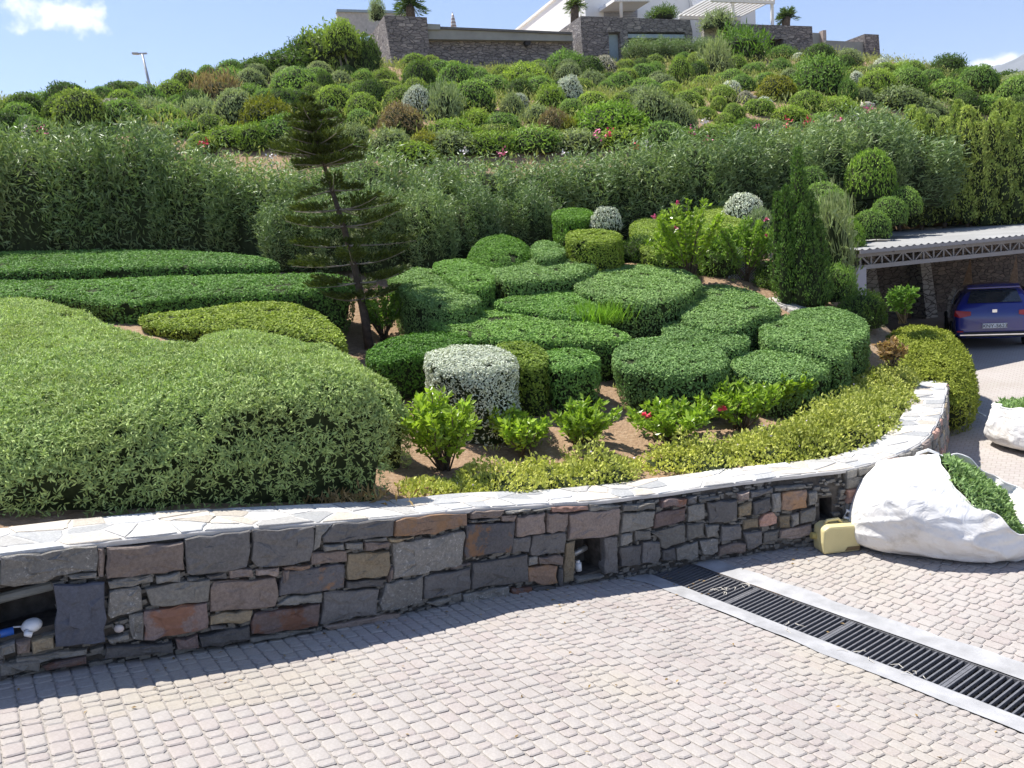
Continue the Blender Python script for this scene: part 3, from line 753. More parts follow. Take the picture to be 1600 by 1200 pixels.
while u < WLEN+.2:
    n = 3 if wr.random() < .5 else 2
    for j in range(n): seeds.append((u+wr.normal()*.08, (j+.5)/n+wr.normal()*.09))
    u += .22+.1*wr.random()
seeds = np.array(seeds)
def clip(poly, a, b):                                   # keep the side nearer to a than b
    m_ = (a+b)/2; n = b-a; out = []
    for i in range(len(poly)):
        p0, p1 = poly[i], poly[(i+1) % len(poly)]; d0, d1 = (p0-m_)@n, (p1-m_)@n
        if d0 <= 0: out.append(p0)
        if d0*d1 < 0: out.append(p0+(p1-p0)*d0/(d0-d1))
    return out
for i, (u, w) in enumerate(seeds):
    wd = WIDTH(u); a = np.array([u, w*wd]); poly = [np.array(q) for q in ((max(0, u-.6), .012), (min(WLEN, u+.6), .012), (min(WLEN, u+.6), wd-.012), (max(0, u-.6), wd-.012))]
    for j, (u2, w2) in enumerate(seeds):
        if j != i and abs(u2-u) < 1.0: poly = clip(poly, a, np.array([u2, w2*wd]))
        if len(poly) < 3: break
    if len(poly) < 3: continue
    q = np.array(poly); c = q.mean(0); r = np.linalg.norm(q-c, axis=1)
    if r.max() < .05: continue
    q = c+(q-c)*np.clip(1-.016/np.maximum(r, .03), .4, 1)[:, None]
    pts = []
    for k in range(len(q)):
        e0, e1 = q[k], q[(k+1) % len(q)]
        for f in (0, .5): pts.append(e0+(e1-e0)*f+wr.normal(size=2)*.006)
    q = np.array(pts); n = len(q); hgt = .008+.008*wr.random(); V = []
    for z_, k in ((-.01, 1), (hgt-.003, 1), (hgt, .93)):
        p2 = c+(q-c)*k; x, y = wall_pt(p2[:, 0], -p2[:, 1]); V.append(np.stack([x, y, wall_top(p2[:, 0])+z_+wr.normal(size=n)*.0008], 1))
    V = np.vstack(V); Fc = [(r_*n+k, r_*n+(k+1) % n, (r_+1)*n+(k+1) % n, (r_+1)*n+k) for r_ in range(2) for k in range(n)]+[tuple(range(2*n, 3*n))]
    o0 = V.mean(0); o = mobj('flagstone', V-o0, Fc, FLAG[wr.choice(3, p=[.45, .35, .2])]); o.parent = wall; o.location = Vector(o0)-wall.location
# things in the wall niches
slab_uz = np.array([px_wall(*q) for q in ((84, 912), (163, 909), (165, 1000), (88, 1008))])
sl = stone(slab_uz, stone_mat('flat_slate', (.07, .075, .095), (.09, .095, .115), speck=None, bmps=.12), proud=.035, back=.0, name='slate_slab', ins=.006); sl.parent = None; 
sl.location = Vector(sl.location)+wall.location
tag(sl, 'upright dark blue slate slab closing the left niche of the stone wall', 'slab')
WHITEP = plain('white_plastic', (.75, .76, .77), .35, .5, var=.05); BLUEP = plain('blue_pipe', (.03, .12, .45), .4, .5)
def blob(c, r, mat, name, par=None, seed=0, amt=.06, nu=20, nv=12):
    V = []; 
    for i in range(nv+1):
        th = math.pi*i/nv
        for j in range(nu):
            ph = 2*math.pi*j/nu; d = np.array([math.sin(th)*math.cos(ph), math.sin(th)*math.sin(ph), math.cos(th)])
            V.append(np.array(c)+d*np.array(r)*(1+amt*noise3(d*2, 1, seed)))
    Fc = [(i*nu+j, (i+1)*nu+j, (i+1)*nu+(j+1) % nu, i*nu+(j+1) % nu) for i in range(nv) for j in range(nu)]
    return mobj(name, V, Fc, mat, par, smooth=True)
def wpx(x, y, off):
    u, z = px_wall(x, y); a, b = wall_pt(u, off); return np.array([a, b, z])
lp = wpx(50, 982, -.06); lamp = empty('plastic_float', lp, 'round white plastic float on a cord in the left wall niche', 'float')
blob(lp, (.062, .062, .045), WHITEP, 'float_body', lamp, 3, .05)
b = MB(); b.tube([lp+np.array([.0, -.06, -.012]), lp+np.array([.01, -.085, -.02]), lp+np.array([.035, -.07, -.035])], .018, 8); b.build('float_lip', WHITEP, lamp, True)
b = MB(); b.tube([lp+np.array([-.05, -.01, .0]), lp+np.array([-.1, -.03, .01]), lp+np.array([-.14, -.06, -.01])], .006, 6); b.build('cord', WHITEP, lamp, True)
b = MB(); b.tube([lp+np.array([-.09, -.05, -.005]), lp+np.array([-.2, -.13, -.0]), lp+np.array([-.42, -.24, .02])], .026, 10)
tag(b.build('blue_pipe', BLUEP, None, True), 'blue plastic pipe lying in the left wall niche', 'pipe')
b = MB(); a_ = wpx(20, 945, -.2); b.tube([a_+np.array([-.3, -.2, 0]), a_, a_+np.array([.22, .14, 0])], .035, 10)
tag(b.build('drain_pipe', plain('grey_pipe', (.25, .26, .25), .5)), 'grey pipe deep inside the left wall niche', 'pipe')
tag(blob(wpx(186, 983, -.008), (.034, .022, .028), plain('pale_pebble', (.5, .45, .42), .7, bmp=.2), 'pebble', None, 5), 'oval pale pebble wedged between wall stones', 'pebble')
cpos = wpx(914, 888, -.12); tap = empty('water_valve', cpos, 'small white valve pot inside the middle wall niche', 'valve')
b = MB(); b.tube([cpos+np.array([0, 0, -.06]), cpos+np.array([0, 0, .02])], .035, 14); b.build('pot', WHITEP, tap, True)
b = MB(); b.tube([cpos+np.array([0, 0, .02]), cpos+np.array([0, 0, .045])], .022, 12); b.build('neck', WHITEP, tap, True)
b = MB(); b.tube([cpos+np.array([-.05, .02, .1]), cpos+np.array([.1, .12, .13])], .03, 12); b.build('pipe', plain('steel_pipe', (.35, .35, .34), .4, metal=.6), tap, True)

# ------------------------------------------------------------------ clipped hedges of the planted bed
def foliage_obj(V, F_, a, mat, parent, name='foliage'):
    o = mobj(name, V, F_, mat, parent, a); o['kind'] = 'stuff'; return o
PROF = {'roll': ([0, .25, .48, .66, .78, .87, .935, .98, 1.0, 1, 1], [.94, .98, 1.0, .99, .965, .93, .88, .78, .6, .3, .02]),
        'flat': ([0, .35, .7, .88, .965, 1.0, 1, 1, 1, 1, 1], [.90, .95, .975, .985, .97, .93, .82, .6, .4, .2, .02]),
        'box': ([0, .3, .6, .82, .93, .98, 1.0, 1, 1, 1, 1], [.95, .98, 1.0, 1.0, .99, .96, .9, .65, .4, .2, .02]),
        'dome': ([0, .2, .4, .58, .72, .83, .9, .95, .98, 1.0, 1.0], [.86, .95, 1.0, .985, .93, .85, .74, .58, .4, .2, .02])}
def hedge(name, label, cat, poly, Y, mat, height=None, prof='flat', tilt=(-.06, .2), dens=3200, leaf=.05, aspect=.5, out=.35, up=.15, rnd=.75, lump=.035, lscale=3.0, dome=.05, group=None, base=None, sprig=0, centre=None, side=.3, gap=-.62, setback=.08):
    """poly: outline of the visible top in photo pixels, unprojected on a tilted top plane at distance Y"""
    pc = np.mean(poly, axis=0) if centre is None else np.array(centre); C = aty(pc[0], pc[1], Y)
    nrm = np.array([-tilt[0], -tilt[1], 1.0])
    pts = []
    for x, y in poly:
        d = ray(x, y); t = ((C-CAM)@nrm)/(d@nrm); pts.append((CAM+d*t)[:2])
    O = smooth_loop(pts, 60)
    if np.sum(O[:, 0]*np.roll(O[:, 1], -1)-np.roll(O[:, 0], -1)*O[:, 1]) < 0: O = O[::-1].copy()
    if base is None:                                              # stay behind the wall coping
        for i in range(len(O)):
            k = np.argmin(((W[:, :2]-O[i])**2).sum(1)); off = (O[i]-W[k, :2])@WNRM[k]; lim = -WIDTH(WU[k])-setback
            if off > lim: O[i] += WNRM[k]*(lim-off)
    c2 = O.mean(0)
    hs, rs = PROF[prof]; V = []
    zt = lambda q, r: C[2]+(q-C[:2])@np.array(tilt)+dome*(1-r*r)
    Pg = np.array([c2+(O-c2)*r for r in rs])                      # rings
    for k, (h, r) in enumerate(zip(hs, rs)):
        q = Pg[k]; top = np.array([zt(x, r) for x in q]); rim = Pg[2]
        g = HT(rim[:, 0], rim[:, 1])-.05 if base is None else np.full(len(q), base)
        g = np.minimum(g, top-.15) if height is None else top-height
        V.append(np.column_stack([q, g+(top-g)*h]))
    V = np.array(V); nr, nk = V.shape[:2]; V = V.reshape(-1, 3)
    idx = np.arange(nr*nk).reshape(nr, nk)
    Q = np.stack([idx[:-1], np.roll(idx, -1, 1)[:-1], np.roll(idx, -1, 1)[1:], idx[1:]], -1).reshape(-1, 4)
    cen = V.mean(0); dirv = norm(V-cen)
    V = V+dirv*(lump*noise3(V, lscale, 3)+lump*.6*noise3(V, lscale*2.7, 5))[:, None]
    root = empty(name, (c2[0], c2[1], V[:, 2].min()), label, cat, group)
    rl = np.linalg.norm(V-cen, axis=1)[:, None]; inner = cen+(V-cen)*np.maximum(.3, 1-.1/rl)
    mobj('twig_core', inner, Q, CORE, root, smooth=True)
    n = int(shell_area(V, Q)*dens); P, Nn = scatter(V, Q, n, side=side)
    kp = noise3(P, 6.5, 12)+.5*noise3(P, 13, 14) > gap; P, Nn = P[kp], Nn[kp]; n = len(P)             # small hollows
    P = P-Nn*(rng.random((n, 1))**1.6)*.045+Nn*.012*noise3(P, 9, 2)[:, None]
    if sprig:
        P = np.repeat(P, sprig, 0); Nn = np.repeat(norm(Nn+rng.normal(size=Nn.shape)*.35), sprig, 0); P = P+Nn*rng.random((len(P), 1))*leaf*1.1
    LV, LF, LA = leaves(P, Nn, leaf, aspect, out, up, rnd, face=5)
    foliage_obj(LV, LF, LA, LEAF[mat], root)
    return root
# the big rosemary-like mound at the left and its neighbours
ROS = dict(dens=1950, leaf=.049, aspect=.25, out=.8, up=.1, rnd=.6, sprig=5, lump=.085, lscale=2.6, side=.2, gap=-.7, setback=.16, prof='roll')
hedge('mounded_hedge', 'huge grey-green mounded hedge filling the left foreground above the wall', 'hedge', [(-190, 565), (0, 550), (150, 536), (300, 536), (430, 548), (540, 566), (610, 596), (648, 642), (664, 690), (600, 715), (450, 706), (300, 692), (100, 694), (-190, 694)], 6.9, 'rosemary', centre=(300, 615), tilt=(-.07, .17), dome=.12, **ROS)
hedge('mounded_hedge', 'olive mounded hedge at the left edge behind the huge foreground mound', 'hedge', [(-110, 478), (0, 462), (60, 468), (130, 488), (200, 520), (290, 545), (200, 565), (0, 575), (-110, 575)], 10.2, 'rosemary', centre=(60, 515), **ROS)
hedge('mounded_hedge', 'low flat grey-green hedge tucked behind the right shoulder of the foreground mound', 'hedge', [(305, 522), (350, 515), (430, 524), (520, 547), (600, 585), (630, 612), (560, 600), (450, 572), (330, 550)], 9.6, 'rosemary', centre=(450, 552), dome=.03, **ROS)
BOX = dict(dens=3000, leaf=.052)
hedge('hedge_row', 'long clipped green hedge row directly below the left oleanders', 'hedge', [(-120, 398), (60, 392), (200, 390), (330, 393), (425, 403), (432, 413), (330, 417), (200, 419), (60, 423), (-120, 430)], 15.5, 'box', dome=.02, **BOX)
hedge('hedge_row', 'second long clipped hedge row, reaching right to the leaning pine', 'hedge', [(-120, 442), (100, 438), (250, 432), (420, 428), (540, 428), (552, 448), (440, 458), (300, 464), (180, 476), (80, 464), (-120, 470)], 13.7, 'box', dome=.03, **BOX)
hedge('clipped_hedge', 'rounded leafy clipped hedge right behind the foreground mound beside the pine trunk', 'hedge', [(215, 494), (290, 484), (350, 476), (420, 469), (490, 482), (530, 510), (542, 535), (480, 528), (400, 517), (330, 516), (240, 512)], 12.0, 'boxyellow', dome=.05, **BOX)
HB = [
 ('dark glossy domed hedge in front of the oleanders, right of the pine', [(727, 382), (745, 364), (785, 357), (820, 366), (836, 384), (815, 398), (770, 402), (738, 396)], 15.9, 'boxdark', 'dome', None),
 ('small square-topped hedge left of the silver ball in the planted bed', [(862, 332), (885, 325), (915, 326), (928, 334), (915, 342), (880, 343)], 17.2, 'boxdark', 'box', None),
 ('boxy yellow-green topped hedge just below the small silver ball', [(884, 366), (905, 359), (945, 358), (971, 365), (965, 376), (925, 380), (892, 376)], 15.6, 'boxyellow', 'box', None),
 ('small hedge hump behind the dark glossy dome, right side', [(830, 384), (848, 376), (868, 380), (884, 392), (868, 402), (838, 402)], 15.6, 'boxblue', 'flat', None),
 ('wide flat clipped hedge below the dark glossy dome', [(752, 408), (800, 404), (860, 399), (905, 399), (934, 412), (905, 430), (850, 438), (795, 440), (765, 426)], 14.8, 'boxblue', 'flat', None),
 ('rounded hedge lobe right of the pine, upper of two', [(676, 412), (715, 404), (748, 411), (770, 430), (768, 444), (735, 452), (700, 438)], 14.3, 'box', 'flat', None),
 ('sloping hedge lobe right of the pine, lower of two', [(607, 428), (650, 417), (695, 428), (732, 454), (752, 468), (722, 480), (680, 478), (640, 464), (615, 446)], 13.6, 'boxblue', 'flat', None),
 ('middle flat hedge with grass tuft at its right end', [(768, 474), (800, 461), (835, 450), (865, 448), (905, 458), (934, 476), (936, 490), (880, 494), (820, 486)], 13.3, 'box', 'flat', None),
 ('large long flat hedge in the centre of the bed', [(668, 500), (700, 487), (745, 480), (810, 484), (880, 494), (950, 509), (986, 522), (970, 534), (900, 534), (840, 532), (760, 530), (700, 518)], 12.2, 'box', 'flat', None),
 ('large pale green dome hedge right of the grass tuft', [(895, 440), (930, 421), (985, 413), (1045, 415), (1088, 429), (1095, 445), (1065, 464), (1020, 474), (960, 470), (915, 458)], 13.9, 'boxblue', 'flat', None),
 ('dark green hedge left of and behind the silver cube', [(568, 552), (600, 532), (660, 519), (705, 520), (745, 532), (705, 550), (640, 560), (592, 568)], 11.2, 'boxdark', 'flat', None),
 ('yellowish hedge end touching the right side of the silver cube', [(775, 540), (805, 533), (838, 538), (856, 552), (850, 572), (815, 574), (785, 562)], 10.7, 'boxyellow', 'flat', None),
 ('green hedge with dark front right of the silver cube', [(845, 552), (880, 544), (915, 548), (936, 557), (930, 570), (890, 578), (858, 576)], 10.7, 'box', 'flat', None),
 ('large rounded hedge with dark front face in the bed centre', [(955, 550), (985, 531), (1040, 524), (1100, 532), (1138, 550), (1136, 572), (1080, 586), (1000, 580), (965, 570)], 10.9, 'boxblue', 'flat', None),
 ('flat hedge left of the low stone kerb, below the bright hibiscus', [(1053, 479), (1071, 457), (1110, 444), (1145, 446), (1190, 460), (1220, 477), (1213, 490), (1183, 497), (1155, 512), (1115, 513), (1071, 500)], 13.2, 'boxblue', 'flat', None),
 ('low hedge wedged between bigger hedges right of centre', [(1032, 510), (1070, 499), (1120, 506), (1168, 522), (1162, 542), (1110, 546), (1050, 534)], 12.1, 'boxblue', 'flat', None),
 ('hedge below and left of the rearmost hedge by the carport', [(1183, 517), (1197, 499), (1232, 491), (1277, 502), (1316, 526), (1331, 545), (1320, 561), (1288, 556), (1246, 543), (1200, 535)], 11.9, 'boxblue', 'flat', None),
 ('rearmost right hedge of the bed, nearest the carport post', [(1232, 489), (1267, 480), (1310, 480), (1347, 496), (1360, 512), (1352, 530), (1325, 534), (1280, 512)], 12.9, 'boxblue', 'flat', None),
 ('front right flat hedge behind the bright green bushes', [(1139, 566), (1155, 555), (1197, 546), (1246, 546), (1294, 562), (1297, 578), (1260, 591), (1190, 594), (1148, 581)], 11.1, 'boxblue', 'flat', None),
]
for lab, poly, Y_, mat, prof, h in HB:
    hedge('clipped_hedge', lab, 'hedge', poly, Y_, mat, h, prof, dome=.035 if prof == 'flat' else .02, group='clipped hedges of the planted bed', dens=3600, leaf=.045, lump=.025)
hedge('silver_shrub', 'silver-leaved shrub clipped to a cube, front centre of the bed', 'shrub', [(663, 553), (690, 541), (730, 537), (780, 544), (804, 556), (803, 572), (745, 582), (680, 574)], 10.0, 'silver', None, 'box', dome=.05, dens=3600, leaf=.04, aspect=.4)
hedge('rounded_hedge', 'yellow-green rounded hedge at the far end of the stone wall, overhanging the drive', 'hedge', [(1370, 525), (1388, 500), (1440, 492), (1488, 506), (1516, 538), (1524, 572), (1505, 592), (1470, 588), (1430, 576), (1390, 556)], 13.0, 'endhedge', None, 'dome', base=-.2, dome=.06, dens=1500, leaf=.055, aspect=.3, sprig=3, out=.7, up=-.1, rnd=.6, lump=.06)
hedge('rounded_hedge', 'smooth olive dome hedge left of the bright hibiscus', 'hedge', [(984, 352), (1005, 340), (1035, 345), (1060, 365), (1075, 392), (1040, 402), (1005, 392), (990, 372)], 17.0, 'olive', None, 'flat', dome=.1, dens=2400, leaf=.055)
hedge('rounded_hedge', 'low olive hedge hump between bright hibiscus and silver dome', 'hedge', [(1080, 330), (1110, 319), (1135, 325), (1165, 345), (1190, 365), (1140, 372), (1095, 355)], 18.3, 'olive', None, 'flat', dome=.1, dens=2000, leaf=.06)

# ------------------------------------------------------------------ unit crowns shared by the many shrubs
def unit_ball(seed, flat=.85, n=2600, leaf=.11, aspect=.45, lump=.07, out=.6, up=.2, rnd=.7, sprig=1, hollow=0):
    r = np.random.default_rng(seed); nu, nv = 36, 18; V = []
    for i in range(nv+1):
        th = math.pi*.62*i/nv
        for j in range(nu):
            ph = 2*math.pi*j/nu; V.append((math.sin(th)*math.cos(ph), math.sin(th)*math.sin(ph), math.cos(th)))
    V = np.array(V); V = V*(1+lump*noise3(V, 2.2, seed)+lump*.7*noise3(V, 5, seed+1))[:, None]; V[:, 2] = (V[:, 2]+.37)/1.37
    ii = np.arange(len(V)).reshape(nv+1, nu); Q = np.stack([ii[:-1], ii[1:], np.roll(ii, -1, 1)[1:], np.roll(ii, -1, 1)[:-1]], -1).reshape(-1, 4)
    P, Nn = scatter(V, Q, n, r); P = P-Nn*(r.random((n, 1))**1.3)*.14
    if sprig > 1:
        P = np.repeat(P, sprig, 0); Nn = np.repeat(norm(Nn+r.normal(size=Nn.shape)*.5), sprig, 0); P = P+Nn*r.random((len(P), 1))*leaf*1.6
    LV, LF, LA = leaves(P, Nn, leaf, aspect, out, up, rnd, r=r, face=4)
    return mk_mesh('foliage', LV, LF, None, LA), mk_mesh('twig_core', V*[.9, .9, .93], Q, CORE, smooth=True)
BALL = [unit_ball(s, n=2600, leaf=.1, lump=.06) for s in (1, 2, 3, 4)]
LOOSE = [unit_ball(s, n=1300, leaf=.12, aspect=.38, lump=.15, out=.6, up=.35, rnd=.65, sprig=2) for s in (5, 6, 7, 8)]
SPIKY = [unit_ball(s, n=420, leaf=.3, aspect=.16, lump=.25, out=.9, up=.8, rnd=.45, sprig=3) for s in (9, 10)]
def place_crown(name, meshes, mat, base, w, h, label, cat, group=None, depth=None, rot=None):
    k = rng.integers(len(meshes)); fo, co = meshes[k]
    root = empty(name, base, label, cat, group)
    rz = rng.random()*6.28 if rot is None else rot; depth = depth or w
    for nm, me in (('foliage', fo), ('twig_core', co)):
        o = bpy.data.objects.new(nm, me); COL.objects.link(o); o.parent = root; o.rotation_euler = (0, 0, rz)
        # rotate inside, stretch outside: keep width and depth close enough to round
        o.scale = (w/2, depth/2, h)
        if nm == 'foliage':
            if not me.materials: me.materials.append(None)
            o.material_slots[0].link = 'OBJECT'; o.material_slots[0].material = LEAF[mat]; o['kind'] = 'stuff'
    return root
ORD = ['first', 'second', 'third', 'fourth', 'fifth', 'sixth', 'seventh', 'eighth', 'ninth', 'tenth', 'eleventh', 'twelfth', 'thirteenth', 'fourteenth', 'fifteenth', 'sixteenth', 'seventeenth', 'eighteenth', 'nineteenth', 'twentieth']+['twenty-'+q for q in ('first', 'second', 'third', 'fourth', 'fifth', 'sixth', 'seventh', 'eighth', 'ninth')]+['thirtieth']+['thirty-'+q for q in ('first', 'second', 'third', 'fourth', 'fifth', 'sixth', 'seventh', 'eighth', 'ninth')]+['fortieth']+['forty-'+q for q in ('first', 'second', 'third', 'fourth', 'fifth', 'sixth', 'seventh', 'eighth', 'ninth')]
HILL = """174,190,68,35,greydome,b 20,192,95,30,dark,l 108,178,46,24,olive,l 112,168,52,24,green,l 60,172,60,24,green,l 215,172,44,28,dark,l 340,172,58,44,rust,s 325,209,52,30,olive,b 414,211,74,52,olivegold,l
460,155,82,48,green,b 404,138,24,17,silver,b 360,141,60,30,green,l 408,224,48,18,rust,l 238,183,46,20,palegreen,s 308,189,50,26,palegreen,s 385,169,58,32,green,l 100,160,32,26,greygreen,l 187,151,28,20,dark,l 150,157,34,16,green,l 30,168,50,18,greygreen,l 270,166,60,24,greygreen,l 255,190,50,22,green,l
440,119,100,40,dark,l 400,125,60,34,dark,l 520,112,112,70,olive,l 480,112,76,56,dark,l 574,114,40,56,dark,l
508,158,30,44,dark,b 532,139,36,27,greygreen,b 537,153,34,22,green,b 536,178,40,26,green,b 582,175,50,50,dark,b 613,173,34,27,green,b 653,185,48,48,silver,b 657,149,52,54,dark,b 640,146,36,20,yellowgreen,l 568,131,36,20,green,l 602,136,36,25,olive,l
700,109,34,22,greygreen,b 754,107,60,24,green,l 714,153,60,54,green,b 770,153,56,35,green,b 759,166,28,14,silver,b 807,150,22,14,silver,b 812,172,32,26,silver,b 748,125,34,22,green,b 785,125,38,22,olive,l 823,139,62,36,yellowgreen,l 887,123,66,42,green,l 943,116,44,32,greydome,b
893,169,40,49,silver,b 926,144,44,28,greygreen,l 862,174,46,36,yellowgreen,l 939,151,28,12,silver,b 928,175,56,31,yellowgreen,b 971,151,46,37,green,b 1010,156,48,34,green,b 980,115,36,25,olive,b 1026,105,34,22,olive,b 1025,127,36,28,green,l 696,189,42,42,palegreen,s 562,201,52,30,green,b 552,227,46,30,greygreen,l
625,209,60,40,rust,l 608,241,64,34,greygreen,l 665,239,50,28,olivegold,l 705,217,80,28,yellowgreen,l 775,213,66,20,olive,b 785,206,58,30,green,b 802,183,34,30,greygreen,l 867,209,44,34,rust,l 888,211,36,24,olivegold,l 955,209,110,44,brightgreen,l 1020,199,60,54,greygreen,l 740,196,50,22,yellowgreen,l 840,192,50,24,greygreen,l
1065,136,36,45,yellowgreen,b 1070,105,32,26,green,b 1098,119,30,28,yellowgreen,b 1103,139,40,22,yellowgreen,b 1122,119,42,46,greygreen,s 1155,115,32,31,yellowgreen,b 1144,148,30,22,silver,b 1132,161,42,28,yellowgreen,b 1092,153,34,17,yellowgreen,b 1075,169,54,27,yellowgreen,b 1125,173,26,22,yellowgreen,b 1101,185,40,18,yellowgreen,b 1149,187,34,25,yellowgreen,b 1135,197,34,20,yellowgreen,b 1062,205,50,40,greygreen,l
1163,97,66,44,brightgreen,s 1163,143,40,26,green,b 1218,156,58,38,olivegold,b 1196,166,26,15,silver,b 1167,163,26,20,greydome,b 1188,179,52,25,yellowgreen,b 1265,171,56,29,yellowgreen,b 1250,96,24,15,silver,b 1285,101,52,37,dark,b 1286,149,78,53,green,l 1340,136,22,24,silver,b 1380,114,28,25,silver,b 1328,161,26,32,green,l 1353,161,26,24,greygreen,b 1461,129,22,14,silver,b 1437,129,22,14,silver,b
1487,119,56,33,dark,l 1516,137,50,28,dark,l 1407,169,80,29,greygreen,l 1416,116,44,20,yellowgreen,l 1420,139,40,31,green,l 1376,151,50,37,yellowgreen,l 1486,159,60,30,green,l 1580,137,60,22,dark,l 1225,93,44,21,green,l 1185,117,34,22,green,b 1223,117,40,24,green,l 1330,103,40,26,greygreen,l 1310,180,60,26,yellowgreen,l 1450,185,70,26,greygreen,l 1550,176,70,24,green,l 1235,190,60,22,yellowgreen,l 1170,206,50,18,brightgreen,l 700,240,90,32,greygreen,l 762,240,84,30,yellowgreen,l 832,236,90,34,green,l 902,236,84,30,greygreen,l 975,230,92,30,yellowgreen,l 640,254,84,28,yellowgreen,l 470,236,90,30,greygreen,l 1050,224,80,26,green,l 1120,220,70,24,yellowgreen,l 1200,214,70,24,greygreen,l 1290,205,70,24,green,l 1370,200,70,26,greygreen,l 540,246,70,26,green,l 360,226,80,26,yellowgreen,l 280,212,60,22,green,l 440,228,76,40,green,l 505,232,76,40,greygreen,l 395,232,60,34,yellowgreen,l"""
items = []
for tok in HILL.split():
    x, y, w, h, mt, sh = tok.split(','); items.append((float(x), float(y), float(w), float(h), mt, sh))
items.sort()
NAMEC = dict(silver='silver-grey', greydome='grey-brown', dark='dark green', olive='olive green', olivegold='golden olive', green='mid green', yellowgreen='yellow-green', greygreen='grey-green', palegreen='pale spiky', rust='russet', brightgreen='bright green')
def band(y): return 'top' if y < 120 else ('upper' if y < 152 else ('middle' if y < 182 else 'lower'))
SHRUBS = []
for x, y, w, h, mt, sh in items:
    P = hit(x, y, 19.); dd = (P-CAM)@FW; sc = dd/FPX
    rt = place_crown('hillside_shrub', {'b': BALL, 'l': LOOSE, 's': SPIKY}[sh], mt, (P[0], P[1]+w*sc*.3, P[2]-.08), w*sc*(1.12 if y > 130 else 1.05), h*sc*(1.06 if y > 130 else .95)+.08, None, 'shrub', 'shrubs on the hillside'); SHRUBS.append((x, y, mt, 'clipped round' if sh == 'b' else 'loose', rt))

# low scrub between the shrubs
def tuft_field(name, n, xr, yr, mats, size, per, leafs, ok=None, seed=0, parent=None):
    r = np.random.default_rng(seed); x = r.uniform(*xr, n); y = r.uniform(*yr, n); P = np.stack([x, y, HT(x, y)], 1)
    k = ~in_poly(x, y, DRIVE) & (noise3(P*[1, 1, 0], .35, seed) > -.25)
    if ok is not None: k &= ok(P)
    P = P[k]; Pk = np.repeat(P, per, 0)+r.normal(size=(len(P)*per, 3))*[size, size, size*.2]; Pk[:, 2] += np.abs(r.normal(size=len(Pk)))*size*.5
    V, F_, a = leaves(Pk, np.tile([0, 0, 1.], (len(Pk), 1)), leafs, .25, .9, .2, .55, r=r)
    o = mobj(name, V, F_, mats, parent, a); tag(o, kind='stuff'); return o
beyond = lambda P: P[:, 1] > 19.5+.28*np.maximum(P[:, 0], 0)
o = tuft_field('hillside_scrub', 6000, (-28, 34), (19, 56), LEAF['scrub'], .3, 24, .17, beyond, 21); tag(o, 'low mixed scrub and dry grass between the hillside shrubs', 'scrub')
o = tuft_field('hillside_herbs', 1700, (-28, 34), (19, 56), LEAF['olive'], .3, 26, .14, beyond, 22); tag(o, 'low bright green ground cover between the hillside shrubs', 'ground cover')
o = tuft_field('bed_weeds', 260, (-2, 8), (9, 19), LEAF['scrub'], .05, 9, .09, None, 23); tag(o, 'sparse weeds on the bare soil between hedges', 'weeds')
hp = np.array([o.location[:2] for o in bpy.data.objects if o.name.startswith('hillside_shrub')]); fr_ = np.random.default_rng(99); placed = 0
for _ in range(3000):
    x, y = fr_.uniform(-60, 1600), fr_.uniform(105, 235)
    P = hit(x, y, 19.)
    if P[1] > 46 or P[1] < 20 or np.min(np.linalg.norm(hp-P[:2], axis=1)) < .95: continue
    hp = np.vstack([hp, P[:2]]); w_ = fr_.uniform(.8, 1.5); mt = ['green', 'olive', 'yellowgreen', 'dark', 'greygreen', 'green'][fr_.integers(6)]
    rt = place_crown('hillside_shrub', BALL, mt, (P[0], P[1], P[2]-.1), w_, w_*fr_.uniform(.6, .85), None, 'shrub', 'shrubs on the hillside'); SHRUBS.append((x, y, mt, 'small rounded', rt)); placed += 1
    if placed >= 150: break
cnt = {}
for x, y, mt, sh, rt in sorted(SHRUBS, key=lambda q: q[0]):
    key = (mt, band(y)); cnt[key] = cnt.get(key, 0)+1
    rt['label'] = f"{NAMEC[mt]} {sh} shrub, {ORD[cnt[key]-1]} of its colour from left on {band(y)} hillside"
# pale rocks on the hill
ROCKS = plain('pale_rock', (.52, .47, .4), .9, .2, var=.25, scale=4, bmp=.7)
for k, (x, y, w) in enumerate([(690, 158, 20), (745, 172, 16), (1190, 152, 18), (1000, 183, 14), (1345, 150, 16), (1352, 168, 22), (1320, 172, 18), (340, 215, 18), (298, 205, 14), (880, 178, 16), (1175, 155, 14), (685, 215, 18), (580, 190, 12)]):
    P = hit(x, y, 19.); s = w*((P-CAM)@FW)/FPX
    tag(blob(P+np.array([0, 0, .08*s]), (s*.6, s*.5, s*.3), ROCKS, 'rock', None, k, .35, 14, 8), f'pale rock among the hillside shrubs, {ORD[sorted([690,745,1190,1000,1345,1352,1320,340,298,880,1175,685,580]).index(x)]} from left', 'rock', 'rocks on the hillside')

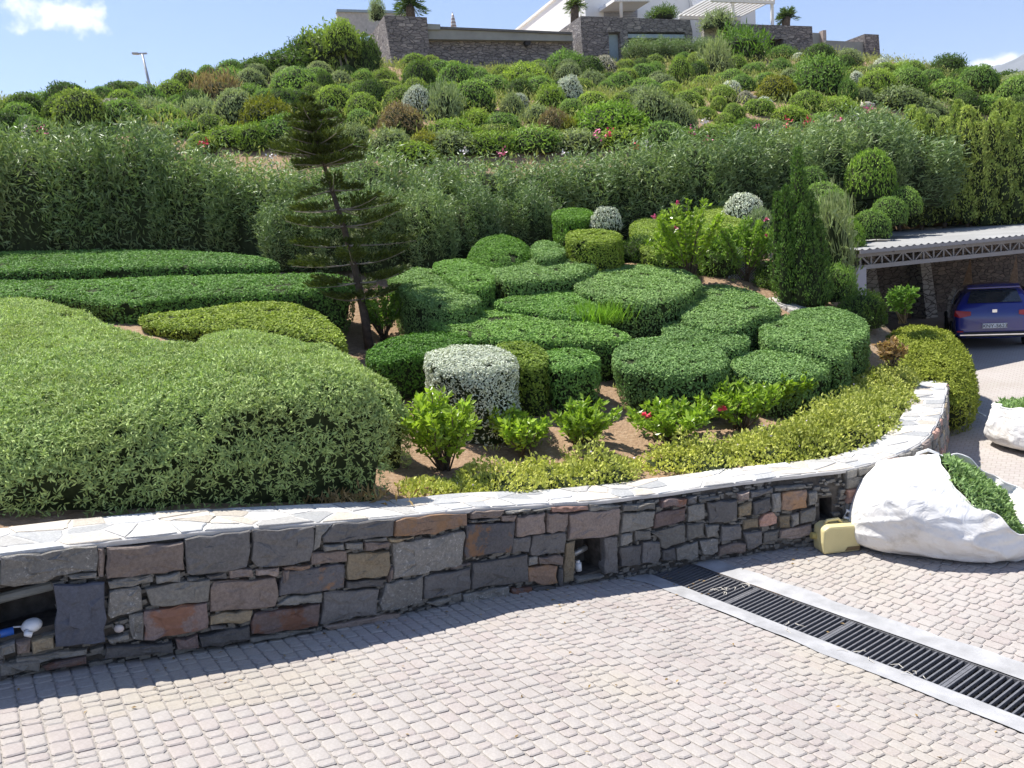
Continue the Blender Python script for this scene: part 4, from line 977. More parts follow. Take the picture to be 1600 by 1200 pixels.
# ------------------------------------------------------------------ oleander row
def oleander_mesh(seed):
    r = np.random.default_rng(seed); P = []; D = []
    for s in range(230):                                 # leafy upright shoots, tall in the middle, shorter outside
        a = r.random()*6.28; q = r.random()**.42; full = 1-.3*q*q+r.normal()*.06
        hh = full*(1 if r.random() < .55 else .35+.6*r.random()); top = np.array([math.cos(a)*q, math.sin(a)*q, hh]); root = np.array([math.cos(a)*q*.7, math.sin(a)*q*.7, max(0, hh-.55)])
        for t in np.linspace(.0, 1, 18):
            c = root+(top-root)*np.array([t**.6, t**.6, t]); d = norm(top-root)
            for _ in range(3): P.append(c+r.normal(size=3)*[.05, .05, .02]); D.append(norm(d*.5+norm(r.normal(size=3))*[.8, .8, .6]))
    P = np.array(P); D = np.array(D)
    S3 = np.array([1.25, 1.25, 2.9]); V, F_, a = leaves(P*S3, D, .17, .2, 1.0, .1, .3, .15, r=r, face=.5); V = V/S3
    me = unit_ball(seed, n=10)[1]; me.transform(Matrix.Diagonal((.8, .8, .86, 1)))
    return mk_mesh('foliage', V, F_, None, a), me
OLE = [oleander_mesh(s) for s in (31, 32, 33, 34, 35)]
OVAR = np.random.default_rng(8)
otop = [(-110, 195), (-20, 200), (70, 188), (150, 196), (240, 182), (330, 212), (410, 240), (500, 238), (590, 232), (680, 250), (760, 222), (840, 238), (920, 218), (1000, 212), (1080, 202), (1150, 198), (1220, 186), (1290, 186), (1350, 178), (1410, 188)]
obase = ([-120, 400, 760, 1000, 1200, 1420], [404, 398, 388, 372, 348, 320], [17.4, 17.9, 19.1, 20.3, 21.7, 23.7])
for k, (x, yt) in enumerate(otop):
    yb = np.interp(x, obase[0], obase[1]); Y_ = np.interp(x, obase[0], obase[2])
    B = aty(x, yb, Y_); T = aty(x+6, yt, Y_+.5); h = T[2]-B[2]; wd = 90*Y_/FPX*1.75
    lab = f"tall oleander bush, {ORD[k]} from left in the row below the hillside"
    root = place_crown('oleander_bush', OLE, 'oleander', (B[0], B[1]+.2, HT(B[0], B[1]+.2)-.25), wd*(.9+.25*OVAR.random()), h*(.84+.26*OVAR.random()), lab, 'oleander', 'oleander row', depth=wd*1.0)
    nf = [0, 2, 3, 0, 0, 1, 1, 0, 0, 1, 2, 0, 3, 2, 2, 1, 2, 2, 3, 1][k]
    for q in range(nf):
        fpos = np.array([B[0]+rng.normal()*wd*.22, B[1]+.35-.5*rng.random(), HT(B[0], B[1])+h*(.82+.16*rng.random())])
        n = 14; V, F_, a = leaves(np.repeat(fpos[None], n, 0)+rng.normal(size=(n, 3))*.06, norm(rng.normal(size=(n, 3))+[0, -.6, .6]), .07, .8, 1, .2, .5)
        fo = mobj('flower_cluster', V, F_, PETAL[['pink', 'rose', 'white', 'pink'][(k+q) % 4]], root); fo['kind'] = 'stuff'

# ------------------------------------------------------------------ free standing shrubs and plants of the bed
def px_shrub(name, meshes, mat, x, yb, w, h, Y_, label, cat='shrub', group=None, depth=None):
    P = aty(x, yb, Y_); sc = Y_/FPX
    return place_crown(name, meshes, mat, P, w*sc, h*sc, label, cat, group, depth=(depth or w)*sc)
px_shrub('silver_shrub', BALL, 'silver', 948, 362, 48, 38, 16.6, 'small silver ball shrub behind the boxy hedge, planted bed')
px_shrub('silver_shrub', BALL, 'silver', 1162, 346, 62, 42, 18.6, 'low silver dome shrub left of the tall juniper')
for x, yb, w, h, Y_, mt, lab in [(1360, 312, 74, 76, 21.0, 'brightgreen', 'large bright green ball shrub at the foot of the conifer screen'), (1285, 330, 70, 44, 19.5, 'green', 'ball shrub right behind the juniper top'), (1265, 296, 50, 34, 20.5, 'green', 'small ball shrub peeking above the juniper shoulder'), (1300, 338, 50, 40, 19.0, 'green', 'small ball shrub left of the large bright ball'),
                              (1410, 338, 56, 44, 20.6, 'green', 'uppermost of three clipped balls behind the carport roof'), (1388, 352, 56, 44, 20.0, 'green', 'middle of three clipped balls behind the carport roof'), (1360, 374, 60, 46, 19.3, 'green', 'lowest of three clipped balls behind the carport roof')]:
    px_shrub('ball_shrub', BALL, mt, x, yb, w, h, Y_, lab)
px_shrub('feathery_shrub', SPIKY, 'greygreen', 1300, 440, 60, 100, 15.6, 'feathery grey-green shrub between juniper and carport post')
px_shrub('leafy_shrub', LOOSE, 'brightgreen', 1325, 400, 50, 50, 17.5, 'yellow-green leafy shrub just left of the carport roof')
px_shrub('silver_shrub', LOOSE, 'palegreen', 1190, 395, 50, 60, 17.0, 'pale sage-like shrub behind the wire fence')
for k, (x, yb, w, h, Y_) in enumerate([(455, 424, 100, 70, 17.0), (525, 424, 100, 80, 17.0), (600, 422, 105, 84, 17.1), (670, 418, 105, 80, 17.2), (745, 404, 100, 70, 17.8), (830, 396, 100, 66, 18.4)]):
    px_shrub('low_oleander', OLE, 'oleander', x, yb, w, h*1.55, Y_, f'lower oleander growth, {ORD[k]} from left at the foot of the row by the pine', 'oleander', 'low oleander growth')
for x, yb, w, h, Y_, mt, lab in [(1345, 512, 70, 52, 14.2, 'dark', 'dark green shrub between the rearmost hedge and the carport post'), (1125, 432, 80, 50, 16.0, 'green', 'green shrub below the pink flowering hibiscus'), (1210, 455, 60, 44, 15.4, 'dark', 'dark shrub at the left foot of the juniper'), (1305, 470, 60, 50, 15.0, 'green', 'green shrub at the right foot of the juniper'), (1000, 410, 60, 36, 16.2, 'dark', 'dark shrub below the smooth olive dome hedge')]:
    px_shrub('leafy_shrub', LOOSE, mt, x, yb, w, h, Y_, lab)
# leafy bushes with distinct leaves
def leafy_bush(name, mat, base, w, h, nstem, nleaf, leaf, label, cat='bush', flowers=0, petal='pink', aspect=.5, up=.25, spread=.8, group=None):
    root = empty(name, base, label, cat, group); b = MB(); P = []; D = []
    base = np.array(base)
    for s in range(nstem):
        a = rng.random()*6.28; q = math.sqrt(rng.random())*spread; tip = base+np.array([math.cos(a)*q*w/2, math.sin(a)*q*w/2, h*(1-.35*q*q)*(.7+.3*rng.random())]); r0 = base+np.array([rng.normal()*.03, rng.normal()*.03, 0])
        mid_ = (r0+tip)/2+np.array([rng.normal()*.04, rng.normal()*.04, h*.08]); b.tube([r0, mid_, tip], [.012, .008, .004], 5)
        for k in range(nleaf):
            t = .28+.72*rng.random()**.7; c = (1-t)**2*r0+2*t*(1-t)*mid_+t*t*tip; P.append(c+rng.normal(size=3)*.02); D.append(norm(rng.normal(size=3)*[1, 1, .45]+(tip-r0)/h*.6))
    b.build('stem', BARK, root, True)
    V, F_, a = leaves(np.array(P), np.array(D), leaf, aspect, 1.0, up, .3, .22); foliage_obj(V, F_, a, LEAF[mat], root)
    for k in range(flowers):
        c = base+np.array([rng.normal()*w*.22, -abs(rng.normal())*w*.22, h*(.55+.4*rng.random())]); n = 9
        V, F_, a = leaves(np.repeat(c[None], n, 0), norm(rng.normal(size=(n, 3))+[0, -.7, .5]), .06, .8, 1, .1, .4); mobj('flower', V, F_, PETAL[petal], root)['kind'] = 'stuff'
    return root
def bed_bush(x, yb, w, h, mat, lab, nstem=16, nleaf=34, leaf=.085, **kw):
    P = hit(x, yb, 6.5); sc = ((P-CAM)@FW)/FPX; return leafy_bush('leafy_bush', mat, P-np.array([0, 0, .03]), w*sc*1.6, h*sc*1.08, int(nstem*1.7), int(nleaf*1.4), leaf*1.05, lab, **kw)
bed_bush(695, 738, 105, 128, 'hibiscus', 'tall bright yellow-green bush at the right end of the foreground mound', 20, 44)
bed_bush(788, 690, 48, 62, 'hibiscus', 'small bright green bush in front of the silver cube', 9, 30)
bed_bush(820, 708, 66, 62, 'hibiscus', 'bright green bush on bare soil, left of two near the lantana', 13, 34)
bed_bush(908, 696, 96, 70, 'hibiscus', 'bright green bush on bare soil, right of two near the lantana', 18, 36)
bed_bush(1050, 690, 110, 62, 'hibiscus', 'bright green bush with rose-red flower behind the lantana', 20, 36, flowers=2, petal='rose')
bed_bush(1160, 672, 110, 76, 'hibiscus', 'bright green bush in front of the front right hedge', 20, 36)
bed_bush(1225, 648, 84, 66, 'hibiscus', 'bright green bush rightmost in front of the clipped hedges', 16, 36)
bed_bush(600, 530, 80, 80, 'brightgreen', 'leafy green bush right of the leaning pine trunk', 16, 44, .08)
bed_bush(1075, 446, 100, 128, 'hibiscus', 'tall bright green hibiscus with pink flowers above the hedges', 26, 60, .085, flowers=3, petal='pink')
bed_bush(1165, 440, 90, 100, 'brightgreen', 'darker green hibiscus with pink flowers left of the juniper', 22, 60, .08, flowers=3, petal='pink')
P = aty(1410, 505, 13.6); leafy_bush('citrus_tree', 'brightgreen', P, .78, .68, 22, 60, .08, 'small glossy citrus-like tree behind the yellow-green end hedge', 'tree')
P = aty(1395, 572, 11.9); leafy_bush('dry_plant', 'dry', P, .52, .42, 16, 30, .09, 'dry brown plant in front of the yellow-green end hedge', 'plant')
# grass tuft
gp = aty(935, 508, 12.6); n = 420
V, F_, a = leaves(np.repeat(gp[None], n, 0)+rng.normal(size=(n, 3))*[.22, .16, .02], norm(rng.normal(size=(n, 3))*[.6, .6, .1]+[0, -.15, .75]), .42, .03, 1, .2, .2, .1)
gt = mobj('grass_tuft', V, F_, LEAF['grass'], None, a); tag(gt, 'bright yellow-green grass tuft hanging beside the middle flat hedge', 'grass')
# lantana border along the wall
u0, u1 = px_wall(735, 800)[0], WLEN-.1
us_ = np.arange(u0+.05, u1-.25, .38)
for k, u in enumerate(us_):
    w = WIDTH(u); far = (u-u0)/(u1-u0); x, y = wall_pt(u+rng.normal()*.05, -w-.40-.14*rng.random()); s = .85+.2*rng.random(); hh = (.3+.14*rng.random())*(1 if far > .18 else .6)
    if k in (0, 1, 3, 6): hh *= .45; s *= .62
    hh *= .75+.5*rng.random()
    base = (x, y, wall_top(u)-.1)
    n = int(1350*s/.9); a = rng.random(n)*6.28; q = np.sqrt(rng.random(n)); P = np.stack([x+np.cos(a)*q*s*.55, y+np.sin(a)*q*s*.5, np.full(n, wall_top(u)-.08)], 1); P[:, 2] += hh*(1-.7*q*q)*(.55+.5*rng.random(n))*(1+.65*noise3(P, 6, k))
    root = empty('lantana_plant', base, f'yellow-green lantana clump, {ORD[k]} from left along the wall coping', 'lantana', 'lantana border along the wall')
    V, F_, at_ = leaves(P, norm(np.stack([np.cos(a)*q, np.sin(a)*q, np.full(n, .8)], 1)), .05, .55, .7, .3, .7); foliage_obj(V, F_, at_, LEAF['lantana'], root)
    ii_ = rng.choice(n, 70); cv = np.stack([x+np.cos(np.linspace(0, 6.28, 16, endpoint=False))*s*.5, y+np.sin(np.linspace(0, 6.28, 16, endpoint=False))*s*.45, np.full(16, wall_top(u)-.12)], 1)
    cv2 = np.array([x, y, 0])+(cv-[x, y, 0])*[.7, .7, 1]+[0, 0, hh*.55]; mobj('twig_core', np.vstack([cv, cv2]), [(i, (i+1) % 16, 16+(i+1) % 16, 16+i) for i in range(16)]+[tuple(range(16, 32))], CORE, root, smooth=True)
    if k % 3 == 1:
        n = 12; V, F_, at_ = leaves(P[rng.choice(len(P), n)]+[0, 0, .03], np.tile([0, 0, 1.], (n, 1)), .025, .9, .8, .2, .6); mobj('flowers', V, F_, PETAL['lilac'], root)['kind'] = 'stuff'
# dry weeds at the mound's foot behind the coping
u = px_wall(600, 810)[0]; x, y = wall_pt(u, -WIDTH(u)-.12); n = 260
V, F_, a = leaves(np.stack([x+rng.normal(size=n)*.28, y+rng.normal(size=n)*.08+.0, wall_top(u)-.05+rng.random(n)*.1], 1), np.tile([0, 0, 1.], (n, 1)), .09, .22, .5, .3, .8)
o = mobj('dry_weeds', V, F_, LEAF['dry'], None, a); tag(o, 'brown dry weeds behind the coping at the foot of the mound', 'weeds', kind='stuff')

# ------------------------------------------------------------------ trees: juniper, conifer screen, leaning pine
def spire_mesh(seed, spires, n, leaf, aspect=.3, core=True):
    """unit crown made of upright pointed spires: (x, y, radius, z0, z1)"""
    r = np.random.default_rng(seed); Ps, Ns = [], []; cb_ = MB()
    wts = np.array([s[2]*(s[4]-s[3]) for s in spires]); wts = wts/wts.sum()
    for (sx, sy, sr, z0, z1), w in zip(spires, wts):
        k = int(n*w); t = r.random(k)**.8; a = r.random(k)*6.28; prof = np.minimum(1, (t/.16)**.6)*(1-t)**.62*1.25
        d = np.stack([np.cos(a), np.sin(a), np.full(k, .55)], 1); rad = sr*prof*(.72+.35*r.random(k))
        P = np.stack([sx+np.cos(a)*rad, sy+np.sin(a)*rad, z0+(z1-z0)*t], 1); P += d*(.06*noise3(P, 9, seed))[:, None]; Ps.append(P); Ns.append(norm(d))
        tt_ = np.linspace(.0, .96, 9); cb_.tube([(sx, sy, z0+(z1-z0)*q) for q in tt_], [max(.01, sr*.6*min(1, (q/.16+.2)**.6)*(1-q)**.62*1.2) for q in tt_], 10)
    P = np.vstack(Ps); Nn = np.vstack(Ns); S3 = np.array([.8, .8, 2.9]); V, F_, a = leaves(P*S3, Nn, leaf, aspect, .6, .6, .45, r=r, face=1.9); V = V/S3
    return mk_mesh('foliage', V, F_, None, a), mk_mesh('twig_core', cb_.v, cb_.f, CORE, smooth=True)
r_ = np.random.default_rng(77)
jun = spire_mesh(41, [(0, 0, .42, .12, 1.0), (-.42, -.1, .33, .05, .78), (.35, .05, .4, .0, .72), (-.1, -.4, .42, .0, .66), (.45, -.25, .38, -.02, .55), (-.55, -.25, .3, .0, .55), (.15, -.55, .35, .0, .5), (.6, .1, .3, .0, .46), (-.3, .3, .4, 0, .7), (-.62, .1, .28, .1, .74), (.2, .3, .3, .1, .8)], 16000, .07, .4)
def place_tree(name, mesh, mat, base, w, h, label, cat, group=None, trunk=True, rot=0):
    root = place_crown(name, [mesh], mat, base, w, h, label, cat, group, rot=rot)
    for c in root.children:
        if c.name.startswith('foliage'): c.name = 'crown'
    if trunk:
        b = MB(); B = np.array(base); b.tube([B-[0, 0, .3], B+[0, 0, h*.3], B+[0, 0, h*.7]], [.06, .05, .02], 8); b.build('trunk', BARK, root, True)
    return root
P = aty(1252, 478, 14.6); place_tree('juniper_tree', jun, 'juniper', P, 1.22, 2.75, 'tall dark green pointed juniper in front of the carport side', 'tree')
CON = [spire_mesh(50+k, [(math.cos(q*2.4)*(.9-.6*q/30)*(.5+.5*r_.random()), math.sin(q*2.4)*(.9-.6*q/30)*(.5+.5*r_.random()), .24+.14*r_.random(), .72*q/30-.03, .72*q/30+.2+.14*r_.random()) for q in range(30)]+[(0, 0, .55, 0, 1)], 14000, .085, .36) for k in range(4)]
k = 0
CT = [(1405, 346, 190), (1440, 344, 172), (1476, 342, 186), (1512, 340, 166), (1550, 340, 178), (1588, 338, 164), (1626, 336, 176), (1664, 336, 170), (1425, 330, 165), (1495, 328, 158), (1570, 326, 156), (1640, 322, 158)]
for x, yb, yt in sorted(CT):
    Y_ = 24.0 if yb > 332 else 25.6; B = aty(x, yb, Y_); T = aty(x, yt, Y_); z0 = min(B[2], HT(B[0], B[1]))-.1
    place_tree('conifer_tree', CON[k % 4], 'conifer', (B[0], B[1], z0), 88*Y_/FPX, T[2]-z0, f'bushy olive green conifer, {ORD[k]} from left in the screen behind the carport', 'tree', 'conifer screen behind the carport', rot=rng.random()*6.28); k += 1
# small tree beside the terrace
B = hit(541, 112, 19.); s = ((B-CAM)@FW)/FPX
o = place_crown('small_tree', LOOSE, 'yellowgreen', B+np.array([0, -.5, 22*s]), 52*s, 44*s, 'small round-topped tree on two thin stems left of the stone terrace', 'tree')
b = MB(); b.tube([B+np.array([-.1, -.5, -.2]), B+np.array([-.15, -.5, 30*s])], .05, 6); b.build('trunk', GREYBARK, o, True)
b = MB(); b.tube([B+np.array([.3, -.5, -.2]), B+np.array([0, -.5, 30*s])], .05, 6); b.build('trunk', GREYBARK, o, True)
# leaning araucaria-like pine
b0 = hit(576, 532, 9.); b0 = aty(576, 532, 13.3); tp = aty(486, 160, 13.3)
pine = empty('araucaria_pine', b0, 'dark tiered araucaria pine leaning left between the hedge rows', 'tree')
b = MB(); ts = np.linspace(0, 1, 12); tp_pts = [b0+(tp-b0)*t+np.array([.06*math.sin(t*5), 0, 0])-np.array([0, 0, .25*(t == 0)]) for t in ts]; b.tube(tp_pts, [.066*(1-t)+.012 for t in ts], 10); b.build('trunk', plain('pine_bark', (.09, .07, .055), .9, .1, var=.4, scale=12, bmp=.6), pine, True)
def trunk_at(t): return b0+(tp-b0)*t+np.array([.06*math.sin(t*5), 0, 0])
pr2 = np.random.default_rng(5)
PP, PD = [], []
tiers = [(1.0, .1, 4, 1.), (.965, .25, 5, 1.), (.925, .4, 5, 1.), (.88, .52, 5, 1.), (.83, .68, 6, 1.), (.785, .72, 6, 1.), (.745, .62, 5, 1.), (.64, .62, 4, .7), (.56, .95, 5, .7), (.49, .95, 5, .65), (.41, 1.05, 5, .6), (.33, 1.0, 5, .6), (.25, .95, 5, .6), (.18, .75, 4, .7)]
for t, L_, nb, fol in tiers:
    c = trunk_at(t); a0 = pr2.random()*6.28
    for k in range(nb):
        a = a0+k*6.28/nb+pr2.normal()*.2; l = L_*(.8+.35*pr2.random()); d = np.array([math.cos(a), math.sin(a), 0]); droop = (.2 if t < .7 else .12)+pr2.normal()*.12
        pts = [c+d*l*q+np.array([0, 0, l*(droop*q*q-(0.1 if t < .7 else .0)*q)]) for q in np.linspace(0, 1, 6)]
        bb = MB(); bb.tube(pts, [.014*(1-q*.7) for q in np.linspace(0, 1, 6)], 6); bb.build('branch', GREYBARK, pine, True)
        side = np.array([-d[1], d[0], 0])
        nn = int((520*l+40)*(.95 if fol > .9 else .8)); q = 1-fol*pr2.random(nn)**.9; base_ = c+d*(l*q)[:, None]+np.stack([0*q, 0*q, l*(droop*q*q-(.1 if t < .7 else 0)*q)], 1)
        off = pr2.uniform(-1, 1, nn)*.30*l*np.sqrt(np.clip(1.15-q, .03, 1)); base_ += side*off[:, None]+np.array([0, 0, 1])*(np.abs(off)*.32+pr2.random(nn)*.05)[:, None]
        PP.append(base_); PD.append(norm(d*.9+side*np.sign(off)[:, None]*.6+np.array([0, 0, .45])+pr2.normal(size=(nn, 3))*.2))
V, F_, a = leaves(np.vstack(PP), np.vstack(PD), .085, .28, 1, .2, .3, r=pr2); o = foliage_obj(V, F_, a, LEAF['pine'], pine, 'crown')

# ------------------------------------------------------------------ villa and stone terraces on the hill
HA = math.radians(20); he = np.array([math.cos(HA), math.sin(HA), 0]); hn = np.array([-math.sin(HA), math.cos(HA), 0]); H0 = aty(613, 106, 46)
def hpx(x, y, back=0.):
    d = ray(x, y); o = H0+hn*back; t = ((o-CAM)@hn)/(d@hn); return CAM+d*t
def hprism(poly, back, thick, skew=None):
    f_ = np.array([hpx(x, y, back) for x, y in poly]); b_ = f_+hn*thick
    if skew is not None: b_ = b_+np.array(skew)
    n = len(f_)
    a2 = sum((f_[i]-f_[0])@he*((f_[(i+1) % n]-f_[0])[2])-(f_[(i+1) % n]-f_[0])@he*((f_[i]-f_[0])[2]) for i in range(n))
    if a2 < 0: f_, b_ = f_[::-1], b_[::-1]
    return np.vstack([f_, b_]), [tuple(range(n)), tuple(range(2*n-1, n-1, -1))]+[((i+1) % n, i, n+i, n+(i+1) % n) for i in range(n)]
def hpart(name, poly, back, thick, mat, parent, skew=None):
    V, F_ = hprism(poly, back, thick, skew); return mobj(name, V, F_, mat, parent)
def masonry(name, c1, c2, c3, mortar, scale=3.2):
    m, nt, p = new_mat(name); tcn = nd(nt, 'ShaderNodeTexCoord'); mp = nd(nt, 'ShaderNodeMapping'); mp.inputs['Scale'].default_value = (scale*.55, scale*.55, scale*1.5); nt.links.new(tcn.outputs['Object'], mp.inputs['Vector'])
    ds = nd(nt, 'ShaderNodeTexNoise'); ds.inputs['Scale'].default_value = 1.5; nt.links.new(tcn.outputs['Object'], ds.inputs['Vector'])
    mv = nd(nt, 'ShaderNodeVectorMath', operation='MULTIPLY_ADD'); nt.links.new(ds.outputs['Color'], mv.inputs[0]); mv.inputs[1].default_value = (.5, .5, .5); nt.links.new(mp.outputs[0], mv.inputs[2])
    v = nd(nt, 'ShaderNodeTexVoronoi'); v.inputs['Scale'].default_value = 1; nt.links.new(mv.outputs[0], v.inputs['Vector'])
    e = nd(nt, 'ShaderNodeTexVoronoi', feature='DISTANCE_TO_EDGE'); e.inputs['Scale'].default_value = 1; nt.links.new(mv.outputs[0], e.inputs['Vector'])
    sp = nd(nt, 'ShaderNodeSeparateColor'); nt.links.new(v.outputs['Color'], sp.inputs[0])
    c = ramp(nt, sp.outputs[0], [(0, c1), (.4, c2), (.8, c2), (1, c3)]); c = mix(nt, .35, c, ramp(nt, noise_out(nt, 9, 6), [(.3, [q*.6 for q in c1]), (.7, c3)]))
    mr = nd(nt, 'ShaderNodeMapRange'); nt.links.new(e.outputs['Distance'], mr.inputs[0]); mr.inputs[1].default_value = .02; mr.inputs[2].default_value = .07
    c = mix(nt, mr.outputs[0], mortar, c); nt.links.new(c, p.inputs['Base Color']); p.inputs['Roughness'].default_value = .9
    bump(nt, p, mr.outputs[0], .8, .05); return m
MAS = masonry('terrace_masonry', (.12, .11, .115), (.2, .185, .185), (.42, .38, .35), (.085, .078, .08), 4.6)
WHITE = plain('white_render', (.8, .79, .77), .85, .2, var=.04, scale=.6); GREYC = plain('grey_concrete', (.27, .28, .27), .85, .2, var=.12, scale=1.5); BLUEG = plain('blue_grey_paint', (.3, .38, .43), .6, .3, var=.08); SHUT = plain('grey_shutter', (.3, .3, .33), .6)
DARKIN = plain('dark_interior', (.03, .03, .032), .9); GLASSM = plain('window_glass', (.05, .07, .09), .1, .6)
t1 = empty('stone_terrace', hpx(640, 108), 'left battered stone terrace with palm on top, hilltop', 'terrace')
hpart('front_wall', [(600, 24), (667, 27), (674, 118), (616, 118)], -.0, .7, MAS, t1)
hpart('side_wall', [(600, 24), (604, 24), (620, 118), (616, 118)], .71, 8, MAS, t1)
hpart('rear_parapet', [(527, 17), (640, 20), (640, 45), (527, 60)], 9.0, .4, plain('parapet', (.45, .43, .4), .9), t1)
hpart('blue_trim', [(526, 14), (641, 17), (641, 21), (526, 18)], 8.9, .55, BLUEG, t1)
hpart('infill', [(606, 40), (664, 42), (668, 116), (618, 116)], .72, 8, MAS, t1)
t2 = empty('terrace_wall', hpx(780, 108), 'long dark stone wall with grey concrete band between the terraces', 'wall')
hpart('stone_face', [(668, 60), (894, 63), (900, 112), (670, 118)], .5, .5, MAS, t2)
hpart('concrete_band', [(668, 44), (894, 53), (896, 64), (670, 61)], .15, 1.6, GREYC, t2)
hpart('band_cap', [(680, 41), (894, 50), (894, 53.5), (680, 44.5)], .05, 1.8, plain('dark_cap', (.12, .12, .12), .8), t2)
hpart('band_end', [(668, 37), (688, 38), (688, 46), (668, 46)], .02, 1.2, GREYC, t2)
b = MB(); c_ = hpx(825, 66, .2); b.tube([c_, c_+hn*.3], .18, 12); b.build('vent', DARKIN, t2)
t3 = empty('stone_terrace', hpx(990, 100), 'middle stone terrace with pale blue door below the white villa', 'terrace')
hpart('front_wall', [(907, 25), (1078, 31), (1082, 50), (908, 50)], 0, .8, MAS, t3)
hpart('front_wall', [(908, 50), (951, 51), (953, 110), (913, 112)], 0, .8, MAS, t3)
hpart('pier', [(969, 50), (981, 50), (983, 108), (972, 110)], 0, .8, MAS, t3)
hpart('pier', [(1071, 50), (1082, 50), (1083, 100), (1073, 102)], 0, .8, MAS, t3)
hpart('side_wall', [(907, 25), (910, 25), (916, 112), (913, 112)], .81, 9, MAS, t3)
hpart('door', [(951, 54), (970, 54), (972, 96), (953, 96)], .35, .1, BLUEG, t3)
hpart('lintel_beam', [(980, 53), (1073, 54), (1073, 60), (980, 59)], .1, .5, BLUEG, t3)
hpart('opening', [(980, 58), (1073, 59), (1074, 104), (983, 106)], .85, .1, DARKIN, t3)
hpart('interior_floor', [(915, 90), (1080, 84), (1082, 100), (916, 108)], .96, 6, MAS, t3)
t4 = empty('stone_terrace', hpx(1200, 80), 'right stone terrace under the white pergola, with dark opening', 'terrace')
hpart('front_wall', [(1147, 37), (1269, 41), (1270, 60), (1147, 62)], -1, .8, MAS, t4)
hpart('front_wall', [(1147, 62), (1196, 61), (1197, 92), (1148, 95)], -1, .8, MAS, t4)
hpart('front_wall', [(1224, 60.5), (1270, 60), (1271, 90), (1225, 92)], -1, .8, MAS, t4)
hpart('opening', [(1190, 58), (1230, 58), (1230, 92), (1190, 92)], -.15, .1, DARKIN, t4)
hpart('side_wall', [(1147, 37), (1150, 37), (1151, 95), (1148, 95)], -.19, 10, MAS, t4)
hpart('low_wall', [(1270, 51), (1286, 52), (1286, 90), (1270, 90)], .5, .5, GREYC, t4)
hpart('post', [(1286, 47), (1291, 47), (1292, 92), (1287, 92)], .2, .4, plain('pink_post', (.4, .33, .3), .9), t4)
hpart('parapet', [(1290, 63), (1352, 66), (1352, 92), (1291, 92)], 0, .5, GREYC, t4)
hpart('end_pier', [(1351, 53), (1373, 54), (1376, 95), (1354, 95)], -.2, 2.2, MAS, t4)
hpart('sunlit_side_wall', [(1100, 46), (1147, 37), (1148, 95), (1100, 95)], -.1, .3, masonry('sunlit_masonry', (.35, .33, .3), (.48, .45, .4), (.6, .56, .5), (.25, .23, .2)), t4)  # left side of the terrace; its sunlit tone is put into paler stone
# villa
villa = empty('white_villa', hpx(950, 40, 5), 'white flat-roofed villa behind the stone terraces', 'villa')
c0 = hpx(916, 40, 5.0)
def vbox(name, a0, a1, d0, d1, z0, z1, mat, parent=villa):
    V = []
    for z in (z0, z1):
        for a, d in ((a0, d0), (a1, d0), (a1, d1), (a0, d1)):
            q = c0+he*a+hn*d; V.append((q[0], q[1], z))
    b = MB(); b.hexa(V); return b.build(name, mat, parent)
zt3 = hpx(990, 27, 1)[2]; zb = zt3-3.5
wfull = (hpx(1078, 30, 5.0)-c0)@he
vbox('wall', 0, wfull, 0, 13, zb, zt3+3.6, WHITE); vbox('roof', -.12, wfull+.12, -.12, 13.1, zt3+3.6, zt3+3.75, WHITE)
vbox('wall', -1.6, -.02, 4.0, 12.5, zb, zt3+.75, WHITE)
w2 = (hpx(1178, 40, 4.0)-c0)@he
vbox('wall', wfull+.02, w2, -1.2, 11, zb, zt3+3.2, WHITE); vbox('roof', wfull-.1, w2+.12, -1.35, 11.1, zt3+3.21, zt3+3.36, WHITE)
def vpx(name, x0, x1, y0, y1, d, th, mat, par=villa):
    return hpart(name, [(x0, y0), (x1, y0), (x1, y1), (x0, y1)], 5.0+d, th, mat, par)
w = vpx('window', 944, 971, 7, 27, -.05, .08, SHUT); 
for q in range(5): vpx('slat', 945, 970, 8+q*3.6, 9.2+q*3.6, -.08, .04, plain('shutter_slat', (.36, .36, .39), .6), w)
w = vpx('window', 973, 996, 8, 27, -.05, .08, SHUT)
for q in range(5): vpx('slat', 974, 995, 9+q*3.6, 10.2+q*3.6, -.08, .04, plain('shutter_slat', (.36, .36, .39), .6), w)
vpx('balcony_slab', 960, 1016, -3, 2, -2.2, 2.15, WHITE)
b = MB(); q = hpx(971, 27, 3.0); b.tube([q, q+np.array([0, 0, 2.2])], .11, 10); b.build('column', WHITE, villa, True)
w = vpx('window', 1119, 1144, 18, 33, -1.28, .06, SHUT); w = vpx('window', 1150, 1157, 20, 36, -1.28, .06, SHUT)
b = MB(); a_ = hpx(1078, -4, 3.4); e_ = hpx(1101, 48, 3.4); b.add([a_, a_+he*.9, e_+he*.15, e_-he*.1, a_+hn*.3, a_+he*.9+hn*.3, e_+he*.15+hn*.3, e_-he*.1+hn*.3], [(0, 1, 2, 3), (7, 6, 5, 4), (0, 4, 5, 1), (1, 5, 6, 2), (2, 6, 7, 3), (3, 7, 4, 0)]); b.build('white_curtain', plain('white_cloth', (.82, .82, .82), .8), villa)
